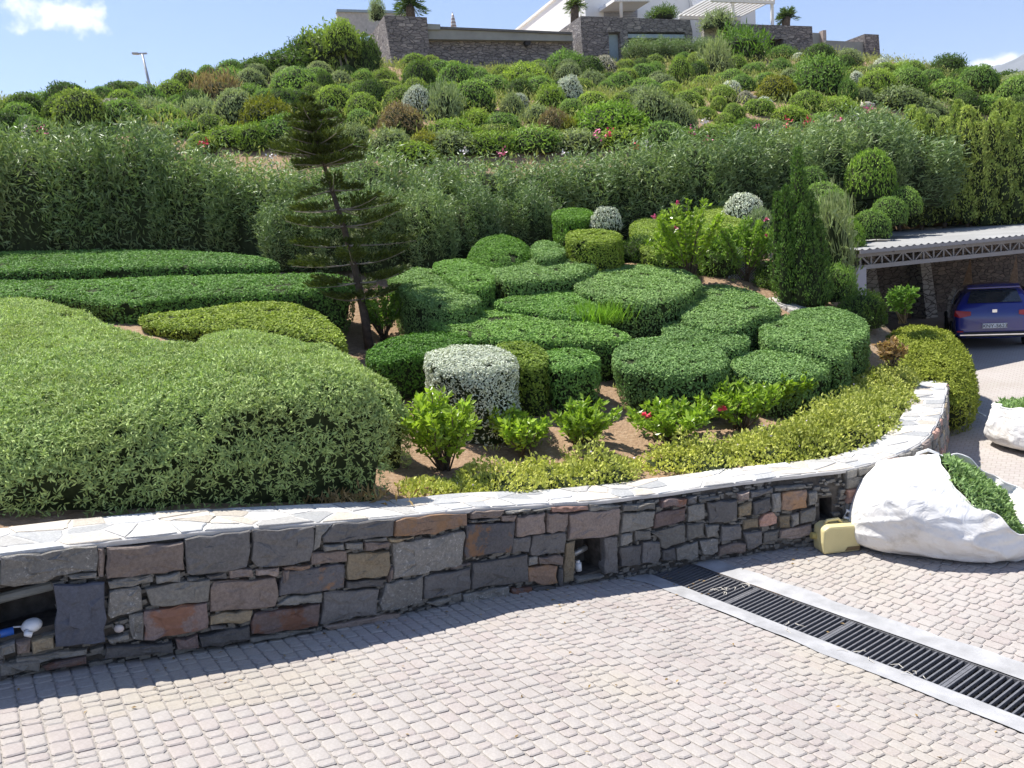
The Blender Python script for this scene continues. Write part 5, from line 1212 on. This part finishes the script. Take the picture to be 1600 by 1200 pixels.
# pergola
perg = empty('pergola', hpx(1175, 40, 0), 'white slatted pergola on thin posts at the right end of the villa', 'pergola')
pf0, pf1 = hpx(1108, 10, -.6), hpx(1208, 0, -.6); zp = pf0[2]+.35
for q, nm in ((hpx(1146, 37, -.4), 'post'), (hpx(1207, 39, -.4), 'post')):
    b = MB(); b.bar(q-np.array([0, 0, .2]), np.array([q[0], q[1], zp]), .16); b.build(nm, WHITE, perg)
L0 = (pf0-pf0)@he; L1 = (pf1-pf0)@he
for d in (-.1, 3.4): b = MB(); b.bar(np.array([*(pf0+hn*d)[:2], zp]), np.array([*(pf0+he*L1+hn*d)[:2], zp]), .14, .2); b.build('beam', WHITE, perg)
for q in np.linspace(.1, L1-.1, 15): b = MB(); b.bar(np.array([*(pf0+he*q-hn*.3)[:2], zp+.16]), np.array([*(pf0+he*q+hn*3.6)[:2], zp+.16]), .1, .12); b.build('slat', WHITE, perg)
for q in (1147, 1207): b = MB(); z_ = hpx(q, 30, 3.4); b.bar(np.array([z_[0], z_[1], zp-2.6]), np.array([z_[0], z_[1], zp]), .14); b.build('post', WHITE, perg)
# closed parasol, terrace palms and plants
pb = hpx(709, 44, 3.0); par = empty('closed_parasol', pb, 'closed striped parasol behind the concrete band', 'parasol')
b = MB(); b.tube([pb-np.array([0, 0, 1.5]), pb+np.array([0, 0, .9])], .035, 8); b.build('pole', WHITE, par)
m, nt, p = new_mat('striped_canvas'); tcn = nd(nt, 'ShaderNodeTexCoord'); wv = nd(nt, 'ShaderNodeTexWave', bands_direction='Z'); wv.inputs['Scale'].default_value = 1.6; nt.links.new(tcn.outputs['Object'], wv.inputs['Vector']); nt.links.new(ramp(nt, wv.outputs[0], [(.45, (.7, .66, .6)), (.55, (.4, .28, .22))]), p.inputs['Base Color'])
b = MB(); b.tube([pb+np.array([0, 0, z]) for z in (-.6, -.3, .2, .6, .85)], [.1, .2, .17, .1, .03], 10); b.build('canopy', m, par, True)
def palm(x, yb, yt, back, label, wpx_, lean=0):
    B = hpx(x, yb, back); T = hpx(x, yt, back); h = T[2]-B[2]; root = empty('palm_tree', B-np.array([0, 0, .8]), label, 'palm', 'palms on the terraces')
    C = B+np.array([lean, 0, h*.45]); b = MB(); b.tube([B-np.array([0, 0, 1.0]), B+np.array([lean*.5, 0, h*.2]), C], [.3, .26, .22], 10); b.build('trunk', BARK, root, True)
    R = wpx_*((B-CAM)@FW)/FPX/2; P, D = [], []
    for k in range(44):
        a = rng.random()*6.28; el = rng.uniform(-.2, 1.3); d = np.array([math.cos(a)*math.cos(el), math.sin(a)*math.cos(el), math.sin(el)])
        bb = MB(); pts = [C+d*R*t+np.array([0, 0, -.55*R*t*t*(1-el/2)]) for t in np.linspace(0, 1, 6)]
        bb.tube(pts, [.03, .028, .022, .018, .012, .006], 4); bb.build('frond_rib', LEAF['palm'], root)
        for t in np.linspace(.15, 1, 18):
            c = C+d*R*t+np.array([0, 0, -.55*R*t*t*(1-el/2)])
            for sgn in (-1, 1): P.append(c); D.append(norm(d*.8+sgn*norm(np.cross(d, [0, 0, 1.]))*.8))
    V, F_, a = leaves(np.array(P), np.array(D), R*.38, .13, 1, -.1, .12); foliage_obj(V, F_, a, LEAF['palm'], root, 'fronds')
palm(642, 26, -14, 2.0, 'palm standing on the left stone terrace', 52)
palm(897, 24, -10, 3.5, 'palm at the left corner of the white villa', 34, .1)
palm(1226, 40, 12, .6, 'wind-blown palm right of the pergola', 34, .2)
for x, yb, w, h, mt, back, lab in [(1120, 46, 44, 22, 'palegreen', -.6, 'pale flowering shrub below the villa window by the pergola'), (1035, 32, 40, 16, 'dark', 1.5, 'dark potted plants on the middle terrace edge'), (590, 30, 20, 24, 'palegreen', 4, 'spindly pale plant left of the terrace palm')]:
    P = hpx(x, yb, back); s = ((P-CAM)@FW)/FPX; place_crown('terrace_plant', SPIKY, mt, P, w*s, h*s, lab, 'plant')
for k, (x, w) in enumerate([(1000, 46), (1035, 46), (1070, 44), (1100, 40)]):
    P = hpx(x, 96, -1.4); s = ((P-CAM)@FW)/FPX; place_crown('terrace_bush', OLE, 'oleander', P-np.array([0, 0, .5]), w*s*1.2, 34*s+.5, f'dark green bush, {ORD[k]} from left below the blue beam', 'bush', 'bushes below the middle terrace')
# tilted lamp post on the left ridge
B = aty(243, 158, 44); T = aty(222, 84, 44); lp_ = empty('lamp_post', B, 'slim grey lamp post leaning on the left ridge', 'lamp post'); GALV = plain('galvanised', (.38, .4, .42), .5, .4, metal=.4)
b = MB(); b.tube([B-np.array([0, 0, 1.2]), T], [.1, .06], 8); b.build('pole', GALV, lp_, True)
b = MB(); b.bar(T+np.array([.25, 0, 0]), T+np.array([-.22, 0, .02]), .1, .07); b.build('arm', GALV, lp_)
b = MB(); b.bar(T+np.array([-.18, 0, .02]), T+np.array([-.5, 0, .05]), .2, .1); b.build('lamp_head', GALV, lp_, bevel=.02)

# ------------------------------------------------------------------ carport and car
car_port = empty('carport', cp(0, 0, 0), 'carport with pale corrugated roof and steel truss at the right', 'carport')
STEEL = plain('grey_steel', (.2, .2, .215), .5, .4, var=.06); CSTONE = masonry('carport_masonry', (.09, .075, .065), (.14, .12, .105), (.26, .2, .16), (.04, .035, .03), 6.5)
LN = 13.0
zbot, ztop_ = CA[2], CA[2]+.25; RZ = CA[2]-2.25
for z, h_ in ((zbot, .09), (ztop_, .07)): b = MB(); b.bar(cp(-.1, 0, z), cp(LN, 0, z), .09, h_); b.build('truss_chord', STEEL, car_port)
a = 0; k = 0
while a < LN-.3:
    b = MB(); b.bar(cp(a, 0, zbot), cp(a, 0, ztop_), .035); b.build('truss_upright', STEEL, car_port)
    b = MB(); b.bar(cp(a, 0, zbot if k % 2 else ztop_), cp(a+.3, 0, ztop_ if k % 2 else zbot), .03); b.build('truss_diagonal', STEEL, car_port); a += .3; k += 1
b = MB(); b.bar(cp(-.02, 0, -.3), cp(-.02, 0, zbot), .22, .16); b.build('post', plain('blue_grey_post', (.33, .34, .4), .5, .4, var=.05), car_port)
b = MB(); b.bar(cp(7.2, 0, -.3), cp(7.2, 0, zbot), .22, .16); b.build('post', plain('blue_grey_post', (.33, .34, .4), .5, .4, var=.05), car_port)
b = MB(); b.bar(cp(-.16, .05, -.3), cp(-.16, .05, 2.3), .08); b.build('downpipe', DARKIN, car_port)
# corrugated roof sheet
na = 260; V = []
for i in range(na+1):
    a = -.35+(LN+.35)*i/na; cz = .022*math.sin(i*math.pi/2)
    V += [cp(a, -.35, 2.63+RZ+cz), cp(a, 5.9, 2.93+RZ+cz)]
ROOFM = plain('pale_roof_sheet', (.27, .27, .265), .8, .2, var=.16, scale=.8)
o = mobj('roof_sheet', V, [(2*i, 2*i+2, 2*i+3, 2*i+1) for i in range(na)], ROOFM, car_port); so = o.modifiers.new('s', 'SOLIDIFY'); so.thickness = .012
b = MB(); b.bar(cp(-.36, -.36, 2.585+RZ), cp(LN, -.36, 2.585+RZ), .03, .07); b.build('gutter', STEEL, car_port)
for a in np.arange(.9, LN, 2.1): b = MB(); b.bar(cp(a, -.1, 2.555+RZ), cp(a, 5.6, 2.80+RZ), .08, .07); b.build('rafter', STEEL, car_port)
for k, a in enumerate((.95, 3.05, 5.15)):
    for q in range(6): b = MB(); b.bar(cp(a+q*.07, -.02, 2.53+RZ), cp(a+q*.07, -.02, 2.62+RZ), .02); b.build('vent_fin', plain('pale_fin', (.55, .55, .53), .6), car_port)
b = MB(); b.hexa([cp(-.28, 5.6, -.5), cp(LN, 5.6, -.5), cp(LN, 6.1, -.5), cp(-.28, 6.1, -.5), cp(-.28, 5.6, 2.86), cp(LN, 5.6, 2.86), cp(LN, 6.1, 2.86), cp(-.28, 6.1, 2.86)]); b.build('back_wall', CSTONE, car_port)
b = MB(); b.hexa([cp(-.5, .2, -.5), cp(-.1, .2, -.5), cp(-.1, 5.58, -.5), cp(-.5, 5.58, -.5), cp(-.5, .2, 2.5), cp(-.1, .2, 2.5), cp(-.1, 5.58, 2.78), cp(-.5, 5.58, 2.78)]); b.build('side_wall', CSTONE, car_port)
for a in (3.4, 5.4, 7.6): b = MB(); b.hexa([cp(a, 4.9, -.3), cp(a+.5, 4.9, -.3), cp(a+.5, 5.59, -.3), cp(a, 5.59, -.3), cp(a+.05, 5.35, 2.7), cp(a+.45, 5.35, 2.7), cp(a+.45, 5.59, 2.7), cp(a+.05, 5.59, 2.7)]); b.build('buttress', masonry('buttress_masonry', (.3, .28, .26), (.4, .38, .35), (.5, .47, .43), (.08, .07, .07), 6), car_port)
b = MB(); b.hexa([cp(1.2, 6.3, 2.2), cp(LN, 6.3, 2.4), cp(LN, 6.75, 2.4), cp(1.2, 6.75, 2.2), cp(1.2, 6.3, 3.02), cp(LN, 6.3, 3.2), cp(LN, 6.75, 3.2), cp(1.2, 6.75, 3.02)])
tag(b.build('retaining_wall', masonry('pale_wall_masonry', (.3, .27, .24), (.4, .36, .32), (.52, .47, .42), (.2, .18, .16), 5)), 'low pale stone wall running behind the carport roof', 'wall')
# low stone kerb beside the hedges
k0, k1, k2 = aty(1140, 452, 15.2), aty(1195, 468, 14.6), aty(1262, 494, 13.7)
kerb = MB()
for a, b_ in ((k0, k1), (k1, k2)):
    n2 = np.array([.35, .2, 0]); kerb.hexa([a-[0, 0, .6], b_-[0, 0, .6], b_-[0, 0, .6]+n2, a-[0, 0, .6]+n2, a, b_, b_+n2, a+n2])
tag(kerb.build('stone_kerb', masonry('kerb_stone', (.35, .33, .31), (.46, .44, .41), (.55, .52, .48), (.3, .28, .25), 5)), 'low grey stone kerb sloping down beside the juniper', 'kerb')
# wire fence
fc = empty('wire_fence', aty(1142, 455, 15.6), 'short wire mesh fence panel left of the juniper', 'fence'); WIRE = plain('grey_wire', (.3, .31, .32), .5, .4, metal=.5)
fa, fb = aty(1140, 455, 15.6), aty(1206, 455, 15.6); fd = fb-fa; fz = .85
for t in (0, 1): b = MB(); b.tube([fa+fd*t-np.array([0, 0, .2]), fa+fd*t+np.array([0, 0, fz])], .018, 6); b.build('post', WIRE, fc)
mw = MB(); Lf = np.linalg.norm(fd); n = 16
for k in range(-n, n+1):
    for sg in (1, -1):
        x0 = k/n*Lf; pts = []
        for q in (0., 1.):
            x = x0+sg*q*fz
            pts.append((x, q*fz))
        (xa, za), (xb, zb_) = pts
        if xb < xa: xa, za, xb, zb_ = xb, zb_, xa, za
        if xb <= 0 or xa >= Lf: continue
        sl_ = (zb_-za)/(xb-xa); 
        if xa < 0: za -= sl_*xa; xa = 0
        if xb > Lf: zb_ -= sl_*(xb-Lf); xb = Lf
        mw.bar(fa+fd*xa/Lf+np.array([0, 0, za]), fa+fd*xb/Lf+np.array([0, 0, zb_]), .006)
o = mw.build('wire_mesh', WIRE, fc); o['kind'] = 'stuff'

# blue hatchback, rear towards us
CARP = plain('blue_car_paint', (.008, .018, .2), .2, .6, var=.02)
CARP.node_tree.nodes['Principled BSDF'].inputs['Coat Weight'].default_value = .8
BLK = plain('black_trim', (.015, .015, .017), .5); TYRE = plain('tyre_rubber', (.02, .02, .02), .85); RIM = plain('alloy_rim', (.5, .5, .52), .35, .5, metal=.8); TAIL = plain('red_tail_lamp', (.4, .01, .012), .15, .6); CHR = plain('chrome_strip', (.8, .8, .82), .15, .6, metal=1); PLATE = plain('white_plate', (.8, .8, .8), .4, var=.03)
cc = aty(1553, 549, 18.3); hd = math.radians(26); cf = np.array([math.sin(hd), math.cos(hd), 0]); cs = np.array([math.cos(hd), -math.sin(hd), 0]); cz0 = float(G(cc[0], cc[1]))
def cw(s, f_, z): return np.array([cc[0], cc[1], cz0])+cs*s*.94+cf*f_*.96+np.array([0, 0, z])
car = empty('parked_car', cw(0, 2.1, 0), 'dark blue hatchback parked under the carport, rear facing out', 'car')
# body loft: stations along the length (f) with half width, sill, belt and roof
ST_ = [(-.02, .70, .34, .62, .66), (.0, .80, .26, .86, .90), (.10, .86, .24, .98, 1.02), (.28, .88, .22, 1.0, 1.26), (.55, .89, .2, 1.0, 1.42), (1.2, .90, .2, .97, 1.48), (2.0, .90, .2, .95, 1.46), (2.7, .89, .2, .93, 1.26), (3.15, .88, .2, .92, .99), (3.7, .85, .22, .84, .86), (4.15, .76, .26, .7, .72), (4.28, .62, .34, .56, .58)]
V = []; ns = 14
for f_, hw, z0, zb_, zr in ST_:
    rw = hw*(.74 if zr-zb_ > .2 else .92)
    half = [(hw*.8, z0), (hw*.97, z0+.07), (hw, (z0+zb_)/2), (hw*.985, zb_-.08), (hw*.95, zb_), (rw+.02, zb_+(zr-zb_)*.8), (rw*.72, zr)]
    for x, z in half: V.append(cw(x, f_, z))
    for x, z in half[::-1]: V.append(cw(-x, f_, z))
nS = len(ST_); Fb = [(i*ns+j, i*ns+(j+1) % ns, (i+1)*ns+(j+1) % ns, (i+1)*ns+j) for i in range(nS-1) for j in range(ns)]+[tuple(range(ns))[::-1], tuple(range((nS-1)*ns, nS*ns))]
o = mobj('body', V, Fb, CARP, car, smooth=True); su = o.modifiers.new('s', 'SUBSURF'); su.levels = su.render_levels = 2
def panel(name, pts, mat, off=.012, par=car, th=.01):
    p = np.array([cw(*q) for q in pts]); n = np.cross(p[1]-p[0], p[2]-p[0]); n /= np.linalg.norm(n); 
    if n@(CAM-p.mean(0)) < 0: n = -n
    p = p+n*off; q = len(p); return mobj(name, np.vstack([p, p-n*th]), [tuple(range(q)), tuple(range(2*q-1, q-1, -1))]+[((i+1) % q, i, q+i, q+(i+1) % q) for i in range(q)], mat, par)
CGLASS = plain('tinted_glass', (.02, .025, .03), .05, .8)
panel('rear_window', [(-.58, .13, 1.06), (.58, .13, 1.06), (.48, .4, 1.33), (-.48, .4, 1.33)], CGLASS, .03)
for sg in (-1, 1):
    l = panel('tail_lamp', [(sg*.5, .01, .90), (sg*.84, .06, .93), (sg*.86, .1, .80), (sg*.74, .02, .76), (sg*.5, -.0, .81)], TAIL, .03)
    panel('side_window', [(sg*.86, .75, 1.02), (sg*.86, 2.4, 1.0), (sg*.74, 1.9, 1.36), (sg*.74, .8, 1.36)], CGLASS, .03)
    panel('reflector', [(sg*.66, -.03, .42), (sg*.8, -.0, .42), (sg*.8, -.0, .45), (sg*.66, -.03, .45)], TAIL, .03)
    for f_ in (.75, 3.4):
        wh = empty('wheel', cw(sg*.8, f_, .31)); wh.parent = car; wh.location = Vector(cw(sg*.8, f_, .31))-car.location
        b = MB(); b.tube([cw(sg*.68, f_, .31), cw(sg*.70, f_, .31), cw(sg*.9, f_, .31), cw(sg*.92, f_, .31)], [.28, .31, .31, .28], 24); o = b.build('tyre', TYRE, None); o.parent = wh; o.matrix_parent_inverse = Matrix.Translation(Vector(cw(sg*.8, f_, .31))).inverted()
        b = MB(); b.tube([cw(sg*.90, f_, .31), cw(sg*.925, f_, .31)], [.2, .18], 18); o = b.build('rim', RIM, None); o.parent = wh; o.matrix_parent_inverse = Matrix.Translation(Vector(cw(sg*.8, f_, .31))).inverted()
panel('bumper_insert', [(-.6, -.03, .3), (.6, -.03, .3), (.68, -.03, .42), (-.68, -.03, .42)], BLK, .05)
panel('chrome_strip', [(-.74, -.03, .345), (.74, -.03, .345), (.74, -.03, .37), (-.74, -.03, .37)], CHR, .075)
pt_ = panel('number_plate', [(-.26, -.03, .5), (.26, -.03, .5), (.26, -.02, .61), (-.26, -.02, .61)], PLATE, .06)
txt = bpy.data.curves.new('plate_text', 'FONT'); txt.body = 'XNY-5623'; txt.size = .115; txt.align_x = 'CENTER'; txt.align_y = 'CENTER'; txt.extrude = .001
to = bpy.data.objects.new('plate_text', txt); COL.objects.link(to); dg = bpy.context.evaluated_depsgraph_get(); tm = bpy.data.meshes.new_from_object(to.evaluated_get(dg)); bpy.data.objects.remove(to)
tm.materials.clear(); tm.materials.append(BLK); to = bpy.data.objects.new('plate_lettering', tm); COL.objects.link(to); to.parent = pt_
ctr = cw(0, -.03, .555)-cf*.072; to.matrix_world = Matrix(((cs[0], 0, -cf[0], ctr[0]), (cs[1], 0, -cf[1], ctr[1]), (0, 1, 0, ctr[2]), (0, 0, 0, 1)))
panel('badge', [(-.05, -.0, .86), (.05, -.0, .86), (.05, .0, .93), (-.05, .0, .93)], CHR, .04)
b = MB(); b.tube([cw(0, .9, 1.47), cw(0, .84, 1.62)], .008, 6); b.build('aerial', BLK, car)
panel('spoiler', [(-.56, .32, 1.40), (.56, .32, 1.40), (.54, .55, 1.45), (-.54, .55, 1.45)], CARP, .02, th=.03)

# ------------------------------------------------------------------ jerrycan and bulk bags
JY = plain('yellowed_plastic', (.6, .52, .26), .5, .35, var=.07, scale=4); 
jc = onG(1298, 851); jd = wt[np.argmin(((W[:, :2]-jc[:2])**2).sum(1))]; jx = np.array([jd[0], jd[1], 0]); jy = np.array([-jd[1], jd[0], 0])
can = empty('jerrycan', jc-jy*.13, 'yellow plastic jerrycan lying at the foot of the wall beside the bag', 'jerrycan')
def jpt(a, b_, z): return jc+jx*a+jy*(b_-.13)+np.array([0, 0, z])
b = MB(); prof_ = [(-.2, .0), (.2, .0), (.21, .12), (.2, .25), (.17, .285), (-.13, .295), (-.19, .26), (-.205, .12)]
n = len(prof_); V = [jpt(x, -.12, z) for x, z in prof_]+[jpt(x, .12, z) for x, z in prof_]
b.add(V, [tuple(range(n)), tuple(range(2*n-1, n-1, -1))]+[((i+1) % n, i, n+i, n+(i+1) % n) for i in range(n)]); b.build('body', JY, can, False, bevel=.035)
b = MB(); b.tube([jpt(-.12, -.0, .29), jpt(-.1, -.0, .325), jpt(.02, -.0, .33), jpt(.06, 0, .285)], [.016, .017, .017, .016], 8); b.build('handle', JY, can, True)
b = MB(); b.tube([jpt(-.2, .05, .15), jpt(-.25, .05, .16)], .035, 14); b.build('cap', plain('dull_yellow_cap', (.4, .33, .12), .5), can)
panel_p = [jpt(.03, -.126, .02), jpt(.19, -.126, .02), jpt(.19, -.126, .06), jpt(.06, -.126, .06)]; mobj('dark_label', panel_p+[q+jy*.004 for q in panel_p], [(0, 1, 2, 3), (7, 6, 5, 4), (0, 4, 5, 1), (1, 5, 6, 2), (2, 6, 7, 3), (3, 7, 4, 0)], plain('brown_label', (.16, .11, .05), .6), can)
m, nt, p = new_mat('woven_bag'); nt.links.new(ramp(nt, noise_out(nt, 2.2, 8, rough=.7), [(.28, (.5, .46, .4)), (.42, (.68, .66, .63)), (.7, (.76, .76, .75))]), p.inputs['Base Color']); p.inputs['Roughness'].default_value = .6
wv = nd(nt, 'ShaderNodeTexNoise'); wv.inputs['Scale'].default_value = 5; wv.inputs['Detail'].default_value = 3; wv.inputs['Distortion'].default_value = 1.2; tcn = nd(nt, 'ShaderNodeTexCoord'); nt.links.new(tcn.outputs['Object'], wv.inputs['Vector']); bump(nt, p, wv.outputs[0], .6, .05)
BAG = m
def bulk_bag(c, ax, label, path, seed, clabel, fill=.9, cut=2600, roll=0.):
    """slumped sack lofted along a bent path of (x, z, half width, half height, tilt of the ring)"""
    ca, sa = math.cos(ax), math.sin(ax); nt_, nu = 64, 140; K = np.array(path); t = np.linspace(0, 1, nt_); kt = np.linspace(0, 1, len(K))
    def smo(col):
        v = np.interp(t, kt, K[:, col])
        for _ in range(40): v[1:-1] = .25*v[:-2]+.5*v[1:-1]+.25*v[2:]
        return v
    X_, Z_, RY, RZ_, TL = [smo(k) for k in range(5)]
    ph = np.linspace(0, 2*math.pi, nu, endpoint=False); P = np.zeros((nt_, nu, 3))
    ex_ = 2.35; cx_ = np.cos(ph); sx_ = np.sin(ph); rr_ = (np.abs(cx_)**ex_+np.abs(sx_)**ex_)**(-1/ex_)
    for i in range(nt_):
        q = np.stack([np.full(nu, t[i]*3.), cx_*1.2, sx_*1.2], 1)
        fold = .05*noise3(q, .9, seed)+.06*(1-np.abs(noise3(q*[.7, 1.6, 1.6], 1.5, seed+1)))**6+.016*np.clip((t[i]-.5)/.5, 0, 1)*np.sin(ph*17+4*noise3(q, 1.2, seed+7))+.012*np.clip((.35-t[i])/.35, 0, 1)*np.sin(ph*13+5*noise3(q, 1.5, seed+8))+.022*(1-np.abs(noise3(q*[2.2, 1, 1], 1.7, seed+2)))**5+.012*(1-np.abs(noise3(q*[1, 3, 3], 2.3, seed+5)))**4
        if t[i] > .8: fold = fold+(t[i]-.8)/.2*.09*noise3(q*[0, 1, 1], 2.4, seed+3)
        v = rr_*(1+fold); yy = cx_*v*RY[i]; hh = sx_*v*RZ_[i]
        P[i] = np.stack([X_[i]-np.sin(TL[i])*hh, yy, Z_[i]+np.cos(TL[i])*hh], 1)
        if t[i] > .85: P[i, :, 2] += (t[i]-.85)/.15*.06*noise3(np.stack([cx_*2, sx_*2, 0*cx_], 1), 1.5, seed+4)
    P[..., 2] += roll*P[..., 1]*np.clip((t-.45)/.55, 0, 1)[:, None]
    P[..., 2] = np.where(P[..., 2] < .03, .03*np.exp((P[..., 2]-.03)*4), P[..., 2])
    def wld(p): return np.stack([p[..., 0]*ca-p[..., 1]*sa, p[..., 0]*sa+p[..., 1]*ca, p[..., 2]], -1)+np.array(c)
    ids = np.arange(nt_*nu).reshape(nt_, nu); Q = np.stack([ids[:-1], ids[1:], np.roll(ids, -1, 1)[1:], np.roll(ids, -1, 1)[:-1]], -1).reshape(-1, 4)[:, ::-1]
    root = empty('bulk_bag', c, label, 'bag', 'white bulk bags on the drive')
    PW = wld(P); o = mobj('sack', PW.reshape(-1, 3), Q, BAG, root, smooth=True); so = o.modifiers.new('s', 'SOLIDIFY'); so.thickness = .01; so.offset = 0
    b = MB(); b.tube(np.vstack([PW[-1], PW[-1][:1]]), .011, 6, cap=False); b.build('rim_hem', BAG, root, True)
    b = MB(); b.tube(PW[6:-2, nu//2+18]+np.array([0, 0, .004]), .009, 5); b.build('side_seam', BAG, root, True)
    rr = np.random.default_rng(seed); i = int(nt_*fill)-1; ring = P[i]; cen = ring.mean(0); kk = rr.integers(nu, size=cut); f_ = np.sqrt(rr.random(cut))*.9
    ax_n = np.array([np.cos(TL[i]), 0, np.sin(TL[i])])
    Pm = cen+(ring[kk]-cen)*f_[:, None]+ax_n*(.14*(1-f_**2)+.05*rr.random(cut)+.05*noise3(ring[kk]*f_[:, None], 5, seed))[:, None]
    V, F_, a = leaves(wld(Pm), np.tile(wld(ax_n)-np.array(c), (cut, 1)), .06, .36, .4, .1, .9, r=rr, face=1)
    co = mobj('garden_cuttings', V, F_, LEAF['clip'], None, a); tag(co, clabel, 'cuttings', kind='stuff')
    hv = np.vstack([wld(cen+(ring-cen)*.96+ax_n*-.02), wld((cen+ax_n*.1)[None])]); mobj('leaf_litter_base', hv, [(k, (k+1) % nu, nu) for k in range(nu)], CORE, co)
    return root
bc = onG(1450, 868); bc = np.array([bc[0]+.2, bc[1]+.28, float(G(bc[0], bc[1]+.3))])
bag = bulk_bag(bc, math.radians(-17), 'large white bulk bag slumped on the paving beside the wall', [(-.84, .20, .02, .02, -.1), (-.78, .29, .32, .27, -.05), (-.54, .39, .52, .45, .05), (-.2, .39, .64, .47, .22), (.14, .38, .68, .5, .5), (.40, .43, .64, .54, .72), (.58, .52, .58, .54, 1.05)], 61, 'green hedge cuttings in the mouth of the large slumped bag', fill=.86, cut=4200, roll=.26)
b2 = onG(1612, 712); b2 = np.array([b2[0]+.38, b2[1]+.35, float(G(b2[0], b2[1]))])
bulk_bag(b2, .3, 'smaller white bulk bag cut off by the right picture edge', [(0, .02, .05, .05, 1.57), (0, .03, .5, .45, 1.57), (0, .12, .68, .6, 1.57), (0, .3, .7, .6, 1.5), (0, .46, .62, .55, 1.45), (.02, .52, .58, .52, 1.4)], 62, 'green cuttings in the bag at the right picture edge')
STRAP = plain('bag_strap', (.78, .78, .76), .7)
b = MB(); s0 = bc+np.array([.05, .5, .72]); b.tube([s0+np.array([.0, 0, 0]), s0+np.array([.05, .0, .12]), s0+np.array([.16, .0, .15]), s0+np.array([.26, 0, .1]), s0+np.array([.3, 0, -.02])], .017, 7); b.build('strap_loop', STRAP, bag, True)
b = MB(); s0 = bc+np.array([-.8, .2, .32]); b.tube([s0+np.array([.08, 0, .0]), s0+np.array([-.02, -.02, .05]), s0+np.array([-.06, -.03, -.02]), s0+np.array([.05, -.02, -.06])], .017, 7); b.build('strap_loop', STRAP, bag, True)
b = MB(); q = onG(1508, 639, .02); q2 = onG(1540, 650, .12); b.tube([q, (q+q2)/2+np.array([0, 0, .03]), q2], .012, 6); tag(b.build('loose_strap', STRAP, None, True), 'loose white strap trailing from the smaller bag', 'strap')

n = 170; rl_ = np.random.default_rng(4); uu = rl_.uniform(2, WLEN-2, n); oo = np.abs(rl_.normal(size=n))*.35+.03; lx, ly = wall_pt(uu, oo); lx[120:] = rl_.uniform(-2.5, 3, n-120); ly[120:] = rl_.uniform(4.2, 7, n-120)
k_ = in_poly(lx, ly, DRIVE); lx, ly = lx[k_], ly[k_]
V, F_, a = leaves(np.stack([lx, ly, G(lx, ly)+.008], 1), np.tile([0, 0, 1.], (len(lx), 1)), .035, .4, .15, 0, .5, face=3)
tag(mobj('leaf_litter', V, F_, LEAF['dry'], None, a), 'scattered dry leaves on the paving below the wall', 'leaves', kind='stuff')
# ------------------------------------------------------------------ air between us and the far mountain
hz = MB(); hz.box(-3400, 3400, -1200, 3800, -30, 690); o = hz.build('haze', None); o['kind'] = 'stuff'
hm = bpy.data.materials.new('haze_air'); hm.use_nodes = True; hnt = hm.node_tree; hnt.nodes.clear()
pv = hnt.nodes.new('ShaderNodeVolumePrincipled'); pv.inputs['Color'].default_value = (.75, .86, 1, 1); pv.inputs['Density'].default_value = .00013; pv.inputs['Anisotropy'].default_value = .2
ho = hnt.nodes.new('ShaderNodeOutputMaterial'); hnt.links.new(pv.outputs[0], ho.inputs['Volume']); o.data.materials.append(hm)
